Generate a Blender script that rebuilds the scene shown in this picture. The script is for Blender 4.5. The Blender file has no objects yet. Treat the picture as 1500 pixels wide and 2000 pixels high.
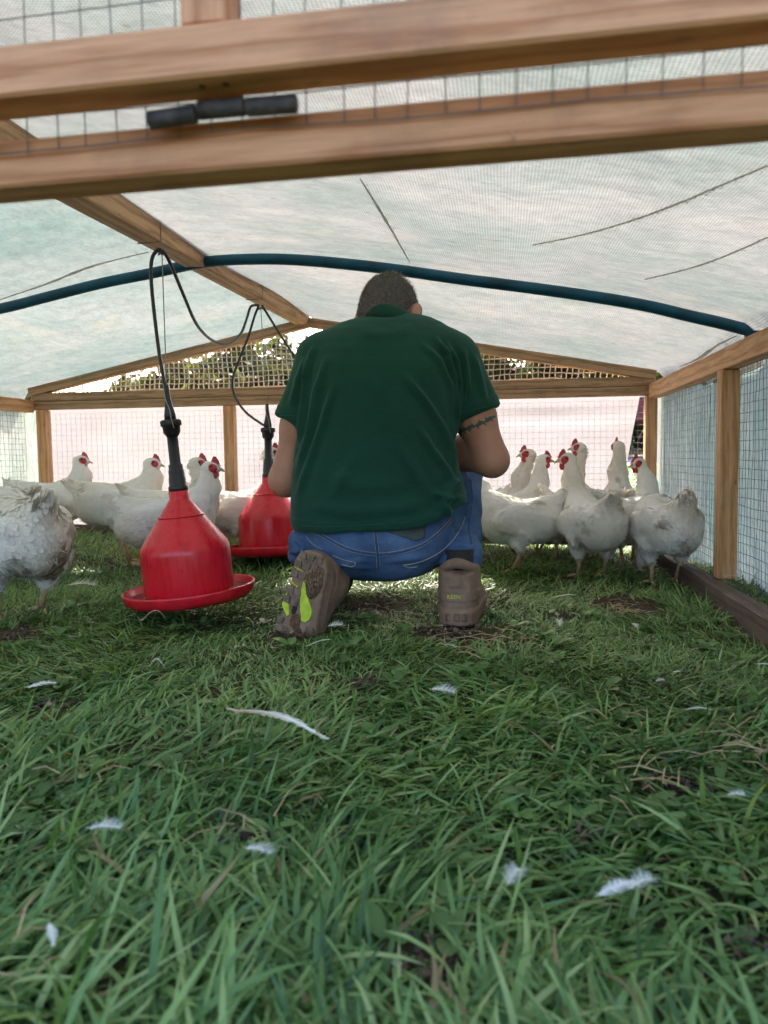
import bpy, bmesh, math, random
import numpy as np
from mathutils import Vector, Matrix
from mathutils.bvhtree import BVHTree

rng = np.random.default_rng(7)
random.seed(7)
scene = bpy.context.scene
COL = scene.collection

# ------------------------------------------------------------------ camera
CAM_H = 0.415
YAW, PITCH, ROLL = math.atan(230/1500), math.atan(107/1500), 0.013
FPX = 1500.0
_f = Vector((-math.sin(YAW)*math.cos(PITCH), math.cos(YAW)*math.cos(PITCH), -math.sin(PITCH)))
_r0 = Vector((math.cos(YAW), math.sin(YAW), 0))
_u0 = _r0.cross(_f)
_r = _r0*math.cos(ROLL) - _u0*math.sin(ROLL)
_u = _u0*math.cos(ROLL) + _r0*math.sin(ROLL)
CAM = Vector((0, 0, CAM_H))
cd = bpy.data.cameras.new('camera')
cam = bpy.data.objects.new('camera', cd)
COL.objects.link(cam)
cam.matrix_world = Matrix(((_r.x, _u.x, -_f.x, CAM.x), (_r.y, _u.y, -_f.y, CAM.y), (_r.z, _u.z, -_f.z, CAM.z), (0, 0, 0, 1)))
cd.sensor_fit = 'HORIZONTAL'; cd.sensor_width = 36; cd.lens = 36*FPX/1500
cd.clip_start = 0.02; cd.clip_end = 3000
cd.dof.use_dof = True; cd.dof.focus_distance = 1.95; cd.dof.aperture_fstop = 36/4.4
scene.camera = cam

# ------------------------------------------------------------------ light
SUN_EL, SUN_AZ = math.radians(41), math.radians(-16)      # azimuth from +Y towards +X
w = bpy.data.worlds.new('World'); scene.world = w; w.use_nodes = True
wn = w.node_tree
bg = wn.nodes['Background']
sky = wn.nodes.new('ShaderNodeTexSky'); sky.sky_type = 'NISHITA'; sky.sun_disc = False
sky.sun_elevation = SUN_EL; sky.sun_rotation = SUN_AZ
sky.air_density = .8; sky.dust_density = 5.0; sky.ozone_density = 1.0
wn.links.new(sky.outputs[0], bg.inputs[0]); bg.inputs[1].default_value = 0.15
sd = bpy.data.lights.new('sun', 'SUN'); sd.energy = 3.1; sd.angle = math.radians(0.6); sd.color = (1.0, 0.94, 0.84)
sun = bpy.data.objects.new('sun', sd); COL.objects.link(sun)
_sd = Vector((math.sin(SUN_AZ)*math.cos(SUN_EL), math.cos(SUN_AZ)*math.cos(SUN_EL), math.sin(SUN_EL)))
sun.rotation_euler = _sd.to_track_quat('Z', 'Y').to_euler(); sun.location = (0, 0, 30)
vs = scene.view_settings
vs.view_transform = 'Standard'; vs.look = 'None'; vs.exposure = 2.66; vs.gamma = 1.0; vs.use_curve_mapping = False
scene.render.engine = 'CYCLES'
cy = scene.cycles
cy.use_denoising = True; cy.max_bounces = 8; cy.diffuse_bounces = 5; cy.transmission_bounces = 6; cy.transparent_max_bounces = 8
cy.sample_clamp_indirect = 6.0; cy.caustics_reflective = False; cy.caustics_refractive = False

# ------------------------------------------------------------------ helpers
def at(px, py, D):
    return CAM + D*(_f + _r*((px-750)/FPX) + _u*((1000-py)/FPX))
def at_y(px, py, Y):
    d = _f + _r*((px-750)/FPX) + _u*((1000-py)/FPX); return CAM + d*(Y/d.y)
def at_z(px, py, z):
    d = _f + _r*((px-750)/FPX) + _u*((1000-py)/FPX); return CAM + d*((z-CAM_H)/d.z)
def ray_dir(px, py):
    return (_f + _r*((px-750)/FPX) + _u*((1000-py)/FPX)).normalized()

def sstep(a, b, x):
    t = np.clip((x-a)/(b-a), 0, 1); return t*t*(3-2*t)

def ground_z(x, y):
    x = np.asarray(x, float); y = np.asarray(y, float)
    back = sstep(2.2, 3.3, y)*sstep(0.2, -0.6, x)*0.075
    far = np.clip(y-4.2, 0, 40)*0.055
    bump = 0.006*np.sin(x*5.1+1.3)*np.sin(y*4.3+.4) + 0.004*np.sin(x*11+y*7)
    fade = np.exp(-((x-0.1)**2+(y-1.9)**2)/0.25)
    return back + far + bump*(1-fade)*np.where(y < 4, 1, .4)

def gz(x, y): return float(ground_z(x, y))

def tag(o, label=None, cat=None, group=None, kind=None):
    if label: o['label'] = label
    if cat: o['category'] = cat
    if group: o['group'] = group
    if kind: o['kind'] = kind
    return o

def link(name, me, mat=None, parent=None, loc=None, rot=None):
    o = bpy.data.objects.new(name, me); COL.objects.link(o)
    if mat is not None and me is not None and len(me.materials) == 0: me.materials.append(mat)
    if parent is not None: o.parent = parent
    if loc is not None: o.location = loc
    if rot is not None: o.rotation_euler = rot
    return o

def empty(name, loc=(0, 0, 0), rz=0, parent=None):
    o = bpy.data.objects.new(name, None); COL.objects.link(o); o.empty_display_size = .1
    o.location = loc; o.rotation_euler = (0, 0, rz)
    if parent is not None: o.parent = parent
    return o

def mesh_np(name, V, Q=None, T=None, smooth=True, cols=None):
    """mesh from arrays: V (n,3), Q (m,4) quads, T (k,3) triangles"""
    me = bpy.data.meshes.new(name)
    V = np.asarray(V, np.float32)
    nq = 0 if Q is None else len(Q); nt = 0 if T is None else len(T)
    me.vertices.add(len(V)); me.vertices.foreach_set('co', V.ravel())
    loops = []
    if nq: loops.append(np.asarray(Q, np.int32).ravel())
    if nt: loops.append(np.asarray(T, np.int32).ravel())
    L = np.concatenate(loops); me.loops.add(len(L)); me.loops.foreach_set('vertex_index', L)
    me.polygons.add(nq+nt)
    st = np.concatenate([np.arange(nq)*4, nq*4+np.arange(nt)*3]).astype(np.int32)
    tt = np.concatenate([np.full(nq, 4), np.full(nt, 3)]).astype(np.int32)
    me.polygons.foreach_set('loop_start', st); me.polygons.foreach_set('loop_total', tt)
    me.polygons.foreach_set('use_smooth', np.full(nq+nt, smooth))
    me.update(calc_edges=True)
    if cols is not None:
        a = me.color_attributes.new('col', 'FLOAT_COLOR', 'POINT')
        c = np.ones((len(V), 4), np.float32); c[:, :3] = cols
        a.data.foreach_set('color', c.ravel())
    me.validate()
    return me

class MB:
    """collects simple shapes for one mesh"""
    def __init__(s): s.v = []; s.f = []
    def add(s, vs, fs):
        n = len(s.v); s.v += [tuple(v) for v in vs]; s.f += [tuple(i+n for i in f) for f in fs]
    def box(s, c, size, rot=None):
        hx, hy, hz = [q/2 for q in size]
        vs = [Vector((x, y, z)) for x in (-hx, hx) for y in (-hy, hy) for z in (-hz, hz)]
        if rot is not None: vs = [rot @ v for v in vs]
        c = Vector(c)
        s.add([v+c for v in vs], [(0, 1, 3, 2), (4, 6, 7, 5), (0, 4, 5, 1), (2, 3, 7, 6), (0, 2, 6, 4), (1, 5, 7, 3)])
    def tube(s, pts, rad, n=8, cap=True):
        pts = [Vector(p) for p in pts]; m = len(pts)
        if not hasattr(rad, '__len__'): rad = [rad]*m
        t0 = (pts[1]-pts[0]).normalized(); a = t0.orthogonal().normalized(); rings = []
        for i, p in enumerate(pts):
            t = (pts[min(i+1, m-1)]-pts[max(i-1, 0)])
            t = t.normalized() if t.length > 1e-9 else t0
            a = (a - t*a.dot(t))
            a = a.normalized() if a.length > 1e-6 else t.orthogonal().normalized()
            b = t.cross(a)
            rings.append([p + (a*math.cos(k*2*math.pi/n)+b*math.sin(k*2*math.pi/n))*rad[i] for k in range(n)])
        vs = [v for r_ in rings for v in r_]; fs = []
        for i in range(m-1):
            for k in range(n):
                k2 = (k+1) % n; fs.append((i*n+k, i*n+k2, (i+1)*n+k2, (i+1)*n+k))
        if cap: fs.append(tuple(range(n-1, -1, -1))); fs.append(tuple((m-1)*n+k for k in range(n)))
        s.add(vs, fs)
    def lathe(s, prof, n=48, axis=None, squash=1.0):
        m = len(prof); vs = []; fs = []
        for (r_, z) in prof:
            for k in range(n):
                a = k*2*math.pi/n; vs.append((r_*math.cos(a), r_*math.sin(a)*squash, z))
        for i in range(m-1):
            for k in range(n):
                k2 = (k+1) % n; fs.append((i*n+k, i*n+k2, (i+1)*n+k2, (i+1)*n+k))
        s.add(vs, fs)
    def build(s, name, mat, parent=None, smooth=False, bevel=0, loc=None, rot=None, segs=1):
        me = bpy.data.meshes.new(name); me.from_pydata(s.v, [], s.f); me.update()
        bm = bmesh.new(); bm.from_mesh(me)
        bmesh.ops.remove_doubles(bm, verts=bm.verts, dist=1e-6)
        bmesh.ops.recalc_face_normals(bm, faces=bm.faces)
        if bevel: bmesh.ops.bevel(bm, geom=list(bm.edges), offset=bevel, segments=segs, affect='EDGES', profile=.5)
        bm.to_mesh(me); bm.free()
        if smooth:
            for p in me.polygons: p.use_smooth = True
        return link(name, me, mat, parent, loc, rot)

def catmull(pts, n=8):
    P = [Vector(p) for p in pts]; out = []
    for i in range(len(P)-1):
        p0 = P[max(i-1, 0)]; p1 = P[i]; p2 = P[i+1]; p3 = P[min(i+2, len(P)-1)]
        for k in range(n):
            t = k/n
            out.append(.5*((2*p1)+(p2-p0)*t+(2*p0-5*p1+4*p2-p3)*t*t+(3*p1-p0-3*p2+p3)*t**3))
    out.append(P[-1]); return out

# ------------------------------------------------------------------ implicit modelling
class SDF:
    def __init__(s, lo, hi, h):
        s.h = h; s.lo = np.array(lo, float); s.n = np.ceil((np.array(hi)-s.lo)/h).astype(int)+1
        s.F = np.full(tuple(s.n), 9.0, np.float32)
        s.ax = [(s.lo[i]+np.arange(s.n[i])*h).astype(np.float32) for i in range(3)]
    def region(s, lo, hi, m):
        a = np.clip(np.floor((np.array(lo)-m-s.lo)/s.h).astype(int), 0, s.n); b = np.clip(np.ceil((np.array(hi)+m-s.lo)/s.h).astype(int)+1, 0, s.n)
        sl = tuple(slice(int(a[i]), int(b[i])) for i in range(3))
        return sl, s.ax[0][sl[0]][:, None, None], s.ax[1][sl[1]][None, :, None], s.ax[2][sl[2]][None, None, :]
    def put(s, sl, d, k, op='u'):
        F = s.F[sl]
        if F.size == 0: return
        if op == 'u':
            h = np.clip(.5+.5*(d-F)/k, 0, 1); s.F[sl] = d*(1-h)+F*h - k*h*(1-h)
        else:
            d = -d; h = np.clip(.5-.5*(d-F)/k, 0, 1); s.F[sl] = d*(1-h)+F*h + k*h*(1-h)
    def cone(s, a, b, ra, rb, k=.02, op='u', flat=None, clip=None):
        a = np.array(a, float); b = np.array(b, float); R = max(ra, rb)
        sl, X, Y, Z = s.region(np.minimum(a, b)-R, np.maximum(a, b)+R, k+2*s.h)
        ab = b-a; L2 = max(ab@ab, 1e-9)
        t = np.clip(((X-a[0])*ab[0]+(Y-a[1])*ab[1]+(Z-a[2])*ab[2])/L2, 0, 1)
        d = np.sqrt((X-a[0]-t*ab[0])**2+(Y-a[1]-t*ab[1])**2+(Z-a[2]-t*ab[2])**2)-(ra+t*(rb-ra))
        if clip is not None:
            p, nrm = np.array(clip[0], float), np.array(clip[1], float)
            d = np.maximum(d, (X-p[0])*nrm[0]+(Y-p[1])*nrm[1]+(Z-p[2])*nrm[2])
        s.put(sl, d, k, op)
    def ell(s, c, r, R=None, k=.02, op='u'):
        c = np.array(c, float); r = np.array(r, float); M = max(r)
        sl, X, Y, Z = s.region(c-M, c+M, k+2*s.h)
        x, y, z = X-c[0], Y-c[1], Z-c[2]
        if R is not None:
            R = np.array(R)  # columns = local axes in world
            x, y, z = (x*R[0, i]+y*R[1, i]+z*R[2, i] for i in range(3))
        k0 = np.sqrt((x/r[0])**2+(y/r[1])**2+(z/r[2])**2)+1e-9
        k1 = np.sqrt((x/r[0]**2)**2+(y/r[1]**2)**2+(z/r[2]**2)**2)+1e-9
        s.put(sl, k0*(k0-1)/k1, k, op)
    def func(s, f, lo, hi, k=.02, op='u'):
        sl, X, Y, Z = s.region(lo, hi, k+2*s.h)
        s.put(sl, f(X, Y, Z), k, op)
    def mesh(s, smooth=2):
        F = s.F; S = F < 0
        nx, ny, nz = F.shape
        cnt = np.zeros((nx-1, ny-1, nz-1), np.int8)
        for i in (0, 1):
            for j in (0, 1):
                for k in (0, 1): cnt += S[i:nx-1+i, j:ny-1+j, k:nz-1+k]
        act = np.argwhere((cnt > 0) & (cnt < 8))
        idx = np.full(cnt.shape, -1, np.int32); idx[tuple(act.T)] = np.arange(len(act))
        P = np.zeros((len(act), 3)); C = np.zeros(len(act))
        for ax in range(3):
            o1, o2 = [q for q in range(3) if q != ax]
            for b1 in (0, 1):
                for b2 in (0, 1):
                    c0 = act.copy(); c0[:, o1] += b1; c0[:, o2] += b2
                    c1 = c0.copy(); c1[:, ax] += 1
                    f0 = F[tuple(c0.T)]; f1 = F[tuple(c1.T)]
                    m = (f0 < 0) != (f1 < 0)
                    t = f0[m]/(f0[m]-f1[m])
                    q = c0[m].astype(float); q[:, ax] += t
                    P[m] += q; C[m] += 1
        V = s.lo + (P/C[:, None])*s.h
        quads = []
        for ax in range(3):
            o1, o2 = [(1, 2), (2, 0), (0, 1)][ax]
            a = [slice(None)]*3; b = [slice(None)]*3; a[ax] = slice(0, -1); b[ax] = slice(1, None)
            e = np.argwhere(S[tuple(a)] != S[tuple(b)])
            e = e[(e[:, o1] > 0) & (e[:, o2] > 0) & (e[:, o1] < F.shape[o1]-1) & (e[:, o2] < F.shape[o2]-1)]
            ins = S[tuple(e.T)]
            def cell(d1, d2):
                c = e.copy(); c[:, o1] += d1; c[:, o2] += d2; return idx[tuple(c.T)]
            q = np.stack([cell(-1, -1), cell(0, -1), cell(0, 0), cell(-1, 0)], 1)
            q[~ins] = q[~ins][:, ::-1]
            quads.append(q)
        Q = np.concatenate(quads)
        Q = Q[(Q >= 0).all(1)]
        for _ in range(smooth): V = lap(V, Q)
        return V, Q

def lap(V, Q, lam=.5):
    A = np.zeros_like(V); n = np.zeros(len(V))
    for i in range(4):
        a, b = Q[:, i], Q[:, (i+1) % 4]
        for c in range(3):
            A[:, c] += np.bincount(a, V[b, c], len(V)) + np.bincount(b, V[a, c], len(V))
        n += np.bincount(a, minlength=len(V)) + np.bincount(b, minlength=len(V))
    n[n == 0] = 1
    return V*(1-lam) + lam*A/n[:, None]

def vnormals(V, Q):
    fn = np.cross(V[Q[:, 2]]-V[Q[:, 0]], V[Q[:, 3]]-V[Q[:, 1]])
    N = np.zeros_like(V)
    for i in range(4):
        for c in range(3): N[:, c] += np.bincount(Q[:, i], fn[:, c], len(V))
    return N/(np.linalg.norm(N, axis=1, keepdims=True)+1e-12)

def vnoise(P, scale, seed=0):
    """smooth value noise, P (n,3) -> (n,) in -1..1"""
    r = np.random.default_rng(seed); T = r.uniform(-1, 1, 4096)
    p = np.asarray(P)*scale; i = np.floor(p).astype(int); f = p-i; f = f*f*(3-2*f); out = 0
    for dx in (0, 1):
        for dy in (0, 1):
            for dz in (0, 1):
                h = ((i[:, 0]+dx)*73856093 ^ (i[:, 1]+dy)*19349663 ^ (i[:, 2]+dz)*83492791) & 4095
                out = out + T[h]*np.where(dx, f[:, 0], 1-f[:, 0])*np.where(dy, f[:, 1], 1-f[:, 1])*np.where(dz, f[:, 2], 1-f[:, 2])
    return out

# ------------------------------------------------------------------ materials
class NT:
    def __init__(s, name):
        s.m = bpy.data.materials.new(name); s.m.use_nodes = True; s.t = s.m.node_tree
        s.p = s.t.nodes['Principled BSDF']; s.out = s.t.nodes['Material Output']
    def n(s, typ, **kw):
        nd = s.t.nodes.new('ShaderNode'+typ)
        for k, v in kw.items(): setattr(nd, k, v)
        return nd
    def l(s, a, b): s.t.links.new(a, b)
    def coord(s, which='Object', scale=(1, 1, 1), rot=(0, 0, 0)):
        tc = s.n('TexCoord'); mp = s.n('Mapping'); mp.inputs['Scale'].default_value = scale; mp.inputs['Rotation'].default_value = rot
        s.l(tc.outputs[which], mp.inputs[0]); return mp.outputs[0]
    def noise(s, vec, scale, detail=4, rough=.55, dist=0):
        nd = s.n('TexNoise'); nd.inputs['Scale'].default_value = scale; nd.inputs['Detail'].default_value = detail
        nd.inputs['Roughness'].default_value = rough; nd.inputs['Distortion'].default_value = dist
        if vec is not None: s.l(vec, nd.inputs['Vector'])
        return nd.outputs['Fac']
    def ramp(s, fac, stops):
        r = s.n('ValToRGB'); e = r.color_ramp.elements
        while len(e) < len(stops): e.new(.5)
        for i, (p, c) in enumerate(stops):
            e[i].position = p; e[i].color = (c, c, c, 1) if not hasattr(c, '__len__') else (*c, 1)
        s.l(fac, r.inputs[0]); return r.outputs[0]
    def mix(s, fac, a, b, mode='MIX'):
        m = s.n('MixRGB', blend_type=mode)
        for q, v in ((0, fac), (1, a), (2, b)):
            if isinstance(v, (int, float)): m.inputs[q].default_value = v if q == 0 else (v, v, v, 1)
            elif isinstance(v, tuple): m.inputs[q].default_value = (*v, 1)
            else: s.l(v, m.inputs[q])
        return m.outputs[0]
    def math(s, op, a, b=None):
        m = s.n('Math', operation=op)
        for q, v in ((0, a), (1, b)):
            if v is None: continue
            if isinstance(v, (int, float)): m.inputs[q].default_value = v
            else: s.l(v, m.inputs[q])
        return m.outputs[0]
    def bump(s, h, strength=.3, dist=.01):
        b = s.n('Bump'); b.inputs['Strength'].default_value = strength; b.inputs['Distance'].default_value = dist
        s.l(h, b.inputs['Height']); s.l(b.outputs[0], s.p.inputs['Normal']); return b.outputs[0]
    def base(s, c):
        if isinstance(c, tuple): s.p.inputs['Base Color'].default_value = (*c, 1)
        else: s.l(c, s.p.inputs['Base Color'])
    def set(s, **kw):
        for k, v in kw.items():
            nm = k.replace('_', ' ')
            if nm in s.p.inputs:
                if isinstance(v, (int, float)): s.p.inputs[nm].default_value = v
                elif isinstance(v, tuple): s.p.inputs[nm].default_value = v
                else: s.l(v, s.p.inputs[nm])
        return s

def m_plain(name, col, rough=.6, var=.15, scale=30, bump=0, bscale=120, spec=.5):
    t = NT(name); v = t.coord()
    n = t.noise(v, scale, 5)
    c = t.mix(1.0, col, t.ramp(n, [(.25, 1-var*1.6), (.75, 1+var)]), 'MULTIPLY')
    t.base(c); t.set(Roughness=rough); t.p.inputs['Specular IOR Level'].default_value = spec
    if bump: t.bump(t.noise(v, bscale, 3), bump, .004)
    return t.m

def m_wood(name, light, dark, stain=(.1, .07, .05), stain_amt=.25, rough=.7):
    t = NT(name)
    oi = t.n('ObjectInfo'); tc = t.n('TexCoord')
    add = t.n('VectorMath', operation='ADD'); sc = t.n('VectorMath', operation='SCALE')
    cmb = t.n('CombineXYZ'); t.l(oi.outputs['Random'], cmb.inputs[0]); t.l(oi.outputs['Random'], cmb.inputs[1]); t.l(oi.outputs['Random'], cmb.inputs[2])
    t.l(cmb.outputs[0], sc.inputs[0]); sc.inputs['Scale'].default_value = 23.0
    t.l(tc.outputs['Object'], add.inputs[0]); t.l(sc.outputs[0], add.inputs[1])
    mp = t.n('Mapping'); mp.inputs['Scale'].default_value = (.09, 1, 1); t.l(add.outputs[0], mp.inputs[0])
    wv = t.n('TexWave', wave_type='RINGS', rings_direction='X'); wv.inputs['Scale'].default_value = 15; wv.inputs['Distortion'].default_value = 5.5
    wv.inputs['Detail'].default_value = 3; wv.inputs['Detail Scale'].default_value = 5
    t.l(mp.outputs[0], wv.inputs[0])
    mp2 = t.n('Mapping'); mp2.inputs['Scale'].default_value = (.03, 1, 1); t.l(add.outputs[0], mp2.inputs[0])
    fine = t.noise(mp2.outputs[0], 420, 4, .6)
    c = t.mix(t.ramp(wv.outputs['Fac'], [(.1, 0.0), (.75, .55), (1, 1.0)]), light, dark)
    c = t.mix(.55, c, t.ramp(fine, [(.3, .72), (.7, 1.12)]), 'MULTIPLY')
    st = t.noise(add.outputs[0], 9, 6, .65)
    c = t.mix(t.math('MULTIPLY', t.ramp(st, [(.5, 0.0), (.72, 1.0)]), stain_amt), c, stain)
    sp = t.n('TexVoronoi'); sp.inputs['Scale'].default_value = 26
    mp3 = t.n('Mapping'); mp3.inputs['Scale'].default_value = (.45, 1, 1); t.l(add.outputs[0], mp3.inputs[0]); t.l(mp3.outputs[0], sp.inputs[0])
    c = t.mix(t.math('MULTIPLY', t.ramp(sp.outputs['Distance'], [(.05, 1.0), (.13, 0.0)]), .55), c, stain)
    t.base(c); t.set(Roughness=rough)
    t.bump(t.math('ADD', fine, wv.outputs['Fac']), .25, .002)
    return t.m

def m_cloth(name, c1, c2, trans=.55, weave=0, dirt=.3, speck=True, scale=3.0, along=(1, 1, 1), tex=1.0):
    t = NT(name); v = t.coord()
    n1 = t.noise(v, scale, 6, .6)
    c = t.mix(t.ramp(n1, [(.36, 0.0), (.64, 1.0)]), c1, c2)
    vs_ = t.coord('Object', along)
    n2 = t.noise(vs_, 38, 6, .7)
    c = t.mix(.7*tex, c, t.ramp(n2, [(.32, .66), (.60, 1.08)]), 'MULTIPLY')
    n3 = t.noise(vs_, 160, 3, .7); c = t.mix(.6*tex, c, t.ramp(n3, [(.34, .72), (.6, 1.08)]), 'MULTIPLY')
    n4 = t.noise(t.coord('Object', tuple(a*.6 for a in along)), 1.6, 5, .6); c = t.mix(.55*tex, c, t.ramp(n4, [(.35, .74), (.65, 1.1)]), 'MULTIPLY')
    d = t.noise(vs_, 6, 7, .72)
    c = t.mix(t.math('MULTIPLY', t.ramp(d, [(.56, 0.0), (.75, 1.0)]), dirt), c, (.30, .24, .17))
    if speck:
        vo = t.n('TexVoronoi'); vo.inputs['Scale'].default_value = 16; t.l(t.coord('Object', tuple(a*1.0 for a in along)), vo.inputs[0])
        c = t.mix(t.math('MULTIPLY', t.ramp(vo.outputs['Distance'], [(.04, 1.0), (.075, 0.0)]), .6), c, (.08, .07, .05))
    hgt = n2
    if weave:
        w1 = t.n('TexWave', wave_type='BANDS', bands_direction='X'); w2 = t.n('TexWave', wave_type='BANDS', bands_direction='Y')
        for q in (w1, w2):
            q.inputs['Scale'].default_value = weave; q.inputs['Distortion'].default_value = .6; q.inputs['Detail'].default_value = 1; q.inputs['Detail Scale'].default_value = .12
            t.l(t.coord(), q.inputs[0])
        ww = t.math('MAXIMUM', w1.outputs['Fac'], w2.outputs['Fac'])
        c = t.mix(.8, c, t.ramp(ww, [(.3, .55), (.9, 1.1)]), 'MULTIPLY')
    df = t.n('BsdfDiffuse'); tr = t.n('BsdfTranslucent'); mx = t.n('MixShader')
    t.l(c, df.inputs[0]); t.l(c, tr.inputs[0]); mx.inputs[0].default_value = trans
    b = t.n('Bump'); b.inputs['Strength'].default_value = .7*tex; b.inputs['Distance'].default_value = .005; t.l(hgt, b.inputs['Height']); t.l(b.outputs[0], df.inputs['Normal']); t.l(b.outputs[0], tr.inputs['Normal'])
    t.l(df.outputs[0], mx.inputs[1]); t.l(tr.outputs[0], mx.inputs[2]); t.l(mx.outputs[0], t.out.inputs[0])
    return t.m

def m_leaf(name, trans=.35, rough=.45, gain=1.0, attr=True, col=(.1, .2, .05), spec=.4):
    t = NT(name)
    if attr:
        a = t.n('Attribute'); a.attribute_name = 'col'; c = a.outputs['Color']
    else:
        n = t.noise(t.coord(), 3, 3); c = t.mix(1.0, col, t.ramp(n, [(.3, .6), (.7, 1.35)]), 'MULTIPLY')
    t.base(c); t.set(Roughness=rough); t.p.inputs['Specular IOR Level'].default_value = spec
    tr = t.n('BsdfTranslucent'); mx = t.n('MixShader'); mx.inputs[0].default_value = trans
    t.l(t.mix(1.0, c, (1.25, 1.2, .55), 'MULTIPLY'), tr.inputs[0])
    t.l(t.p.outputs[0], mx.inputs[1]); t.l(tr.outputs[0], mx.inputs[2]); t.l(mx.outputs[0], t.out.inputs[0])
    return t.m

M = {}
M['wood'] = m_wood('sawn_softwood', (.66, .37, .18), (.46, .22, .09))
M['wood_front'] = m_wood('pinkish_softwood', (.70, .345, .165), (.50, .205, .08), stain_amt=.35)
M['wood_old'] = m_wood('weathered_softwood', (.42, .26, .14), (.25, .145, .07), stain_amt=.35)
M['wood_ridge'] = m_wood('aged_softwood', (.58, .35, .18), (.38, .20, .09), stain_amt=.3)
M['wood_base'] = m_wood('muddy_board', (.135, .09, .068), (.07, .045, .034), stain=(.04, .03, .025), stain_amt=.5)
M['wire_light'] = m_plain('bright_wire', (.34, .33, .34), .5, .2)
M['wire'] = m_plain('galvanised_wire', (.13, .13, .13), .5, .2)
M['sheet_l'] = m_cloth('roof_cloth_green_white', (.120, .160, .149), (.174, .189, .178), .5, 0, .3, scale=2.6, along=(1, .5, 1), tex=.75)
M['sheet_r'] = m_cloth('roof_cloth_woven', (.146, .168, .155), (.202, .201, .188), .5, 62, .32, scale=3.2, along=(.6, 1, 1), tex=.7)
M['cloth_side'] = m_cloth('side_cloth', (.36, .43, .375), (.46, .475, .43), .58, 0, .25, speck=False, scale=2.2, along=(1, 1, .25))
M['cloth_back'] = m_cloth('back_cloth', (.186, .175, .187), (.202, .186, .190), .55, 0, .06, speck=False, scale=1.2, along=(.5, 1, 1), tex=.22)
M['net'] = m_plain('beige_netting', (.55, .47, .42), .8, .2)
M['blue'] = m_plain('blue_pipe', (.004, .072, .125), .45, .35, 14, .15, 60, .3)
M['rust'] = m_plain('rusty_hinge', (.06, .05, .045), .65, .5, 60, .5, 200)
M['black'] = m_plain('black_plastic', (.016, .016, .018), .38, .3, 40)
M['hose'] = m_plain('black_hose', (.03, .032, .035), .34, .3, 40)
M['string'] = m_plain('grey_string', (.30, .28, .25), .85, .2)
M['black_cloth'] = m_plain('dark_sock', (.02, .02, .022), .9, .3)
M['dark_red'] = m_plain('dark_red_paint', (.16, .02, .025), .5, .3, 4)
M['grey_track'] = m_plain('grey_gravel', (.33, .28, .28), .9, .3, 8)
M['tyre'] = m_plain('tyre_rubber', (.02, .02, .02), .8, .2)
M['white_paint'] = m_plain('white_paint', (.75, .75, .73), .5, .1)

def m_red():
    t = NT('wet_red_plastic'); v = t.coord()
    n = t.noise(v, 18, 5)
    c = t.mix(t.ramp(n, [(.3, 0.0), (.7, 1.0)]), (.56, .008, .018), (.66, .014, .028))
    drip = t.noise(t.coord('Object', (1, 1, .10)), 55, 4, .6)
    c = t.mix(t.ramp(drip, [(.57, 0.0), (.66, .4)]), c, (.36, .004, .012))
    sp = t.n('TexVoronoi'); sp.inputs['Scale'].default_value = 30; t.l(t.coord('Object', (1, 1, .6)), sp.inputs[0])
    msk = t.noise(v, 9, 3)
    c = t.mix(t.math('MULTIPLY', t.ramp(sp.outputs['Distance'], [(.07, 1.0), (.11, 0.0)]), t.ramp(msk, [(.52, 0.0), (.6, .9)])), c, (.045, .02, .015))
    t.base(c); t.set(Roughness=t.ramp(drip, [(.5, .30), (.64, .14)]))
    t.p.inputs['Specular IOR Level'].default_value = .5
    t.bump(t.math('ADD', drip, t.noise(v, 160, 2)), .05, .003)
    return t.m
M['red'] = m_red()
M['red_tray'] = m_plain('red_tray_plastic', (.62, .012, .025), .25, .2, 25, .08, 120)
M['water'] = m_plain('dirty_water', (.10, .03, .025), .06, .3, 20)

def m_soil():
    t = NT('soil'); v = t.coord()
    c = t.mix(t.ramp(t.noise(v, 7, 6), [(.35, 0.0), (.65, 1.0)]), (.055, .042, .028), (.10, .075, .045))
    c = t.mix(t.ramp(t.noise(v, 1.7, 5), [(.4, 0.0), (.6, .75)]), c, (.045, .07, .018))
    t.base(c); t.set(Roughness=.95); t.p.inputs['Specular IOR Level'].default_value = .1
    t.bump(t.noise(v, 45, 6, .7), .8, .02); return t.m
M['soil'] = m_soil()
M['grass'] = m_leaf('grass_blades', .34, .42, spec=.45)
M['leaf'] = m_leaf('tree_leaves', .35, .5, spec=.3)
M['bark'] = m_plain('bark', (.10, .075, .05), .9, .4, 20, .6, 60)

def wm(o):
    m = Matrix.LocRotScale(o.location, o.rotation_euler, o.scale) if o.rotation_mode != 'QUATERNION' else Matrix.LocRotScale(o.location, o.rotation_quaternion, o.scale)
    if o.parent is None: return m
    return wm(o.parent) @ o.matrix_parent_inverse @ m
def attach(o, parent):
    o.parent = parent; o.matrix_parent_inverse = wm(parent).inverted(); return o

def setm(o, m):
    loc, q, s = m.decompose(); o.location = loc; o.rotation_euler = q.to_euler(); o.scale = s; return o

def beam(name, p0, p1, w_, h_, mat, parent=None, up=(0, 0, 1), bevel=.0025):
    """sawn timber from p0 to p1 (centre line), w_ sideways, h_ along up"""
    p0 = Vector(p0); p1 = Vector(p1); x = (p1-p0); L = x.length; x.normalize()
    z = Vector(up); z = (z-x*z.dot(x)).normalized(); y = z.cross(x)
    b = MB(); b.box((0, 0, 0), (L, w_, h_))
    o = b.build(name, mat, None, False, bevel)
    m = Matrix(((x.x, y.x, z.x, 0), (x.y, y.y, z.y, 0), (x.z, y.z, z.z, 0), (0, 0, 0, 1))); m.translation = (p0+p1)/2
    setm(o, m)
    if parent is not None: attach(o, parent)
    return o

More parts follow.
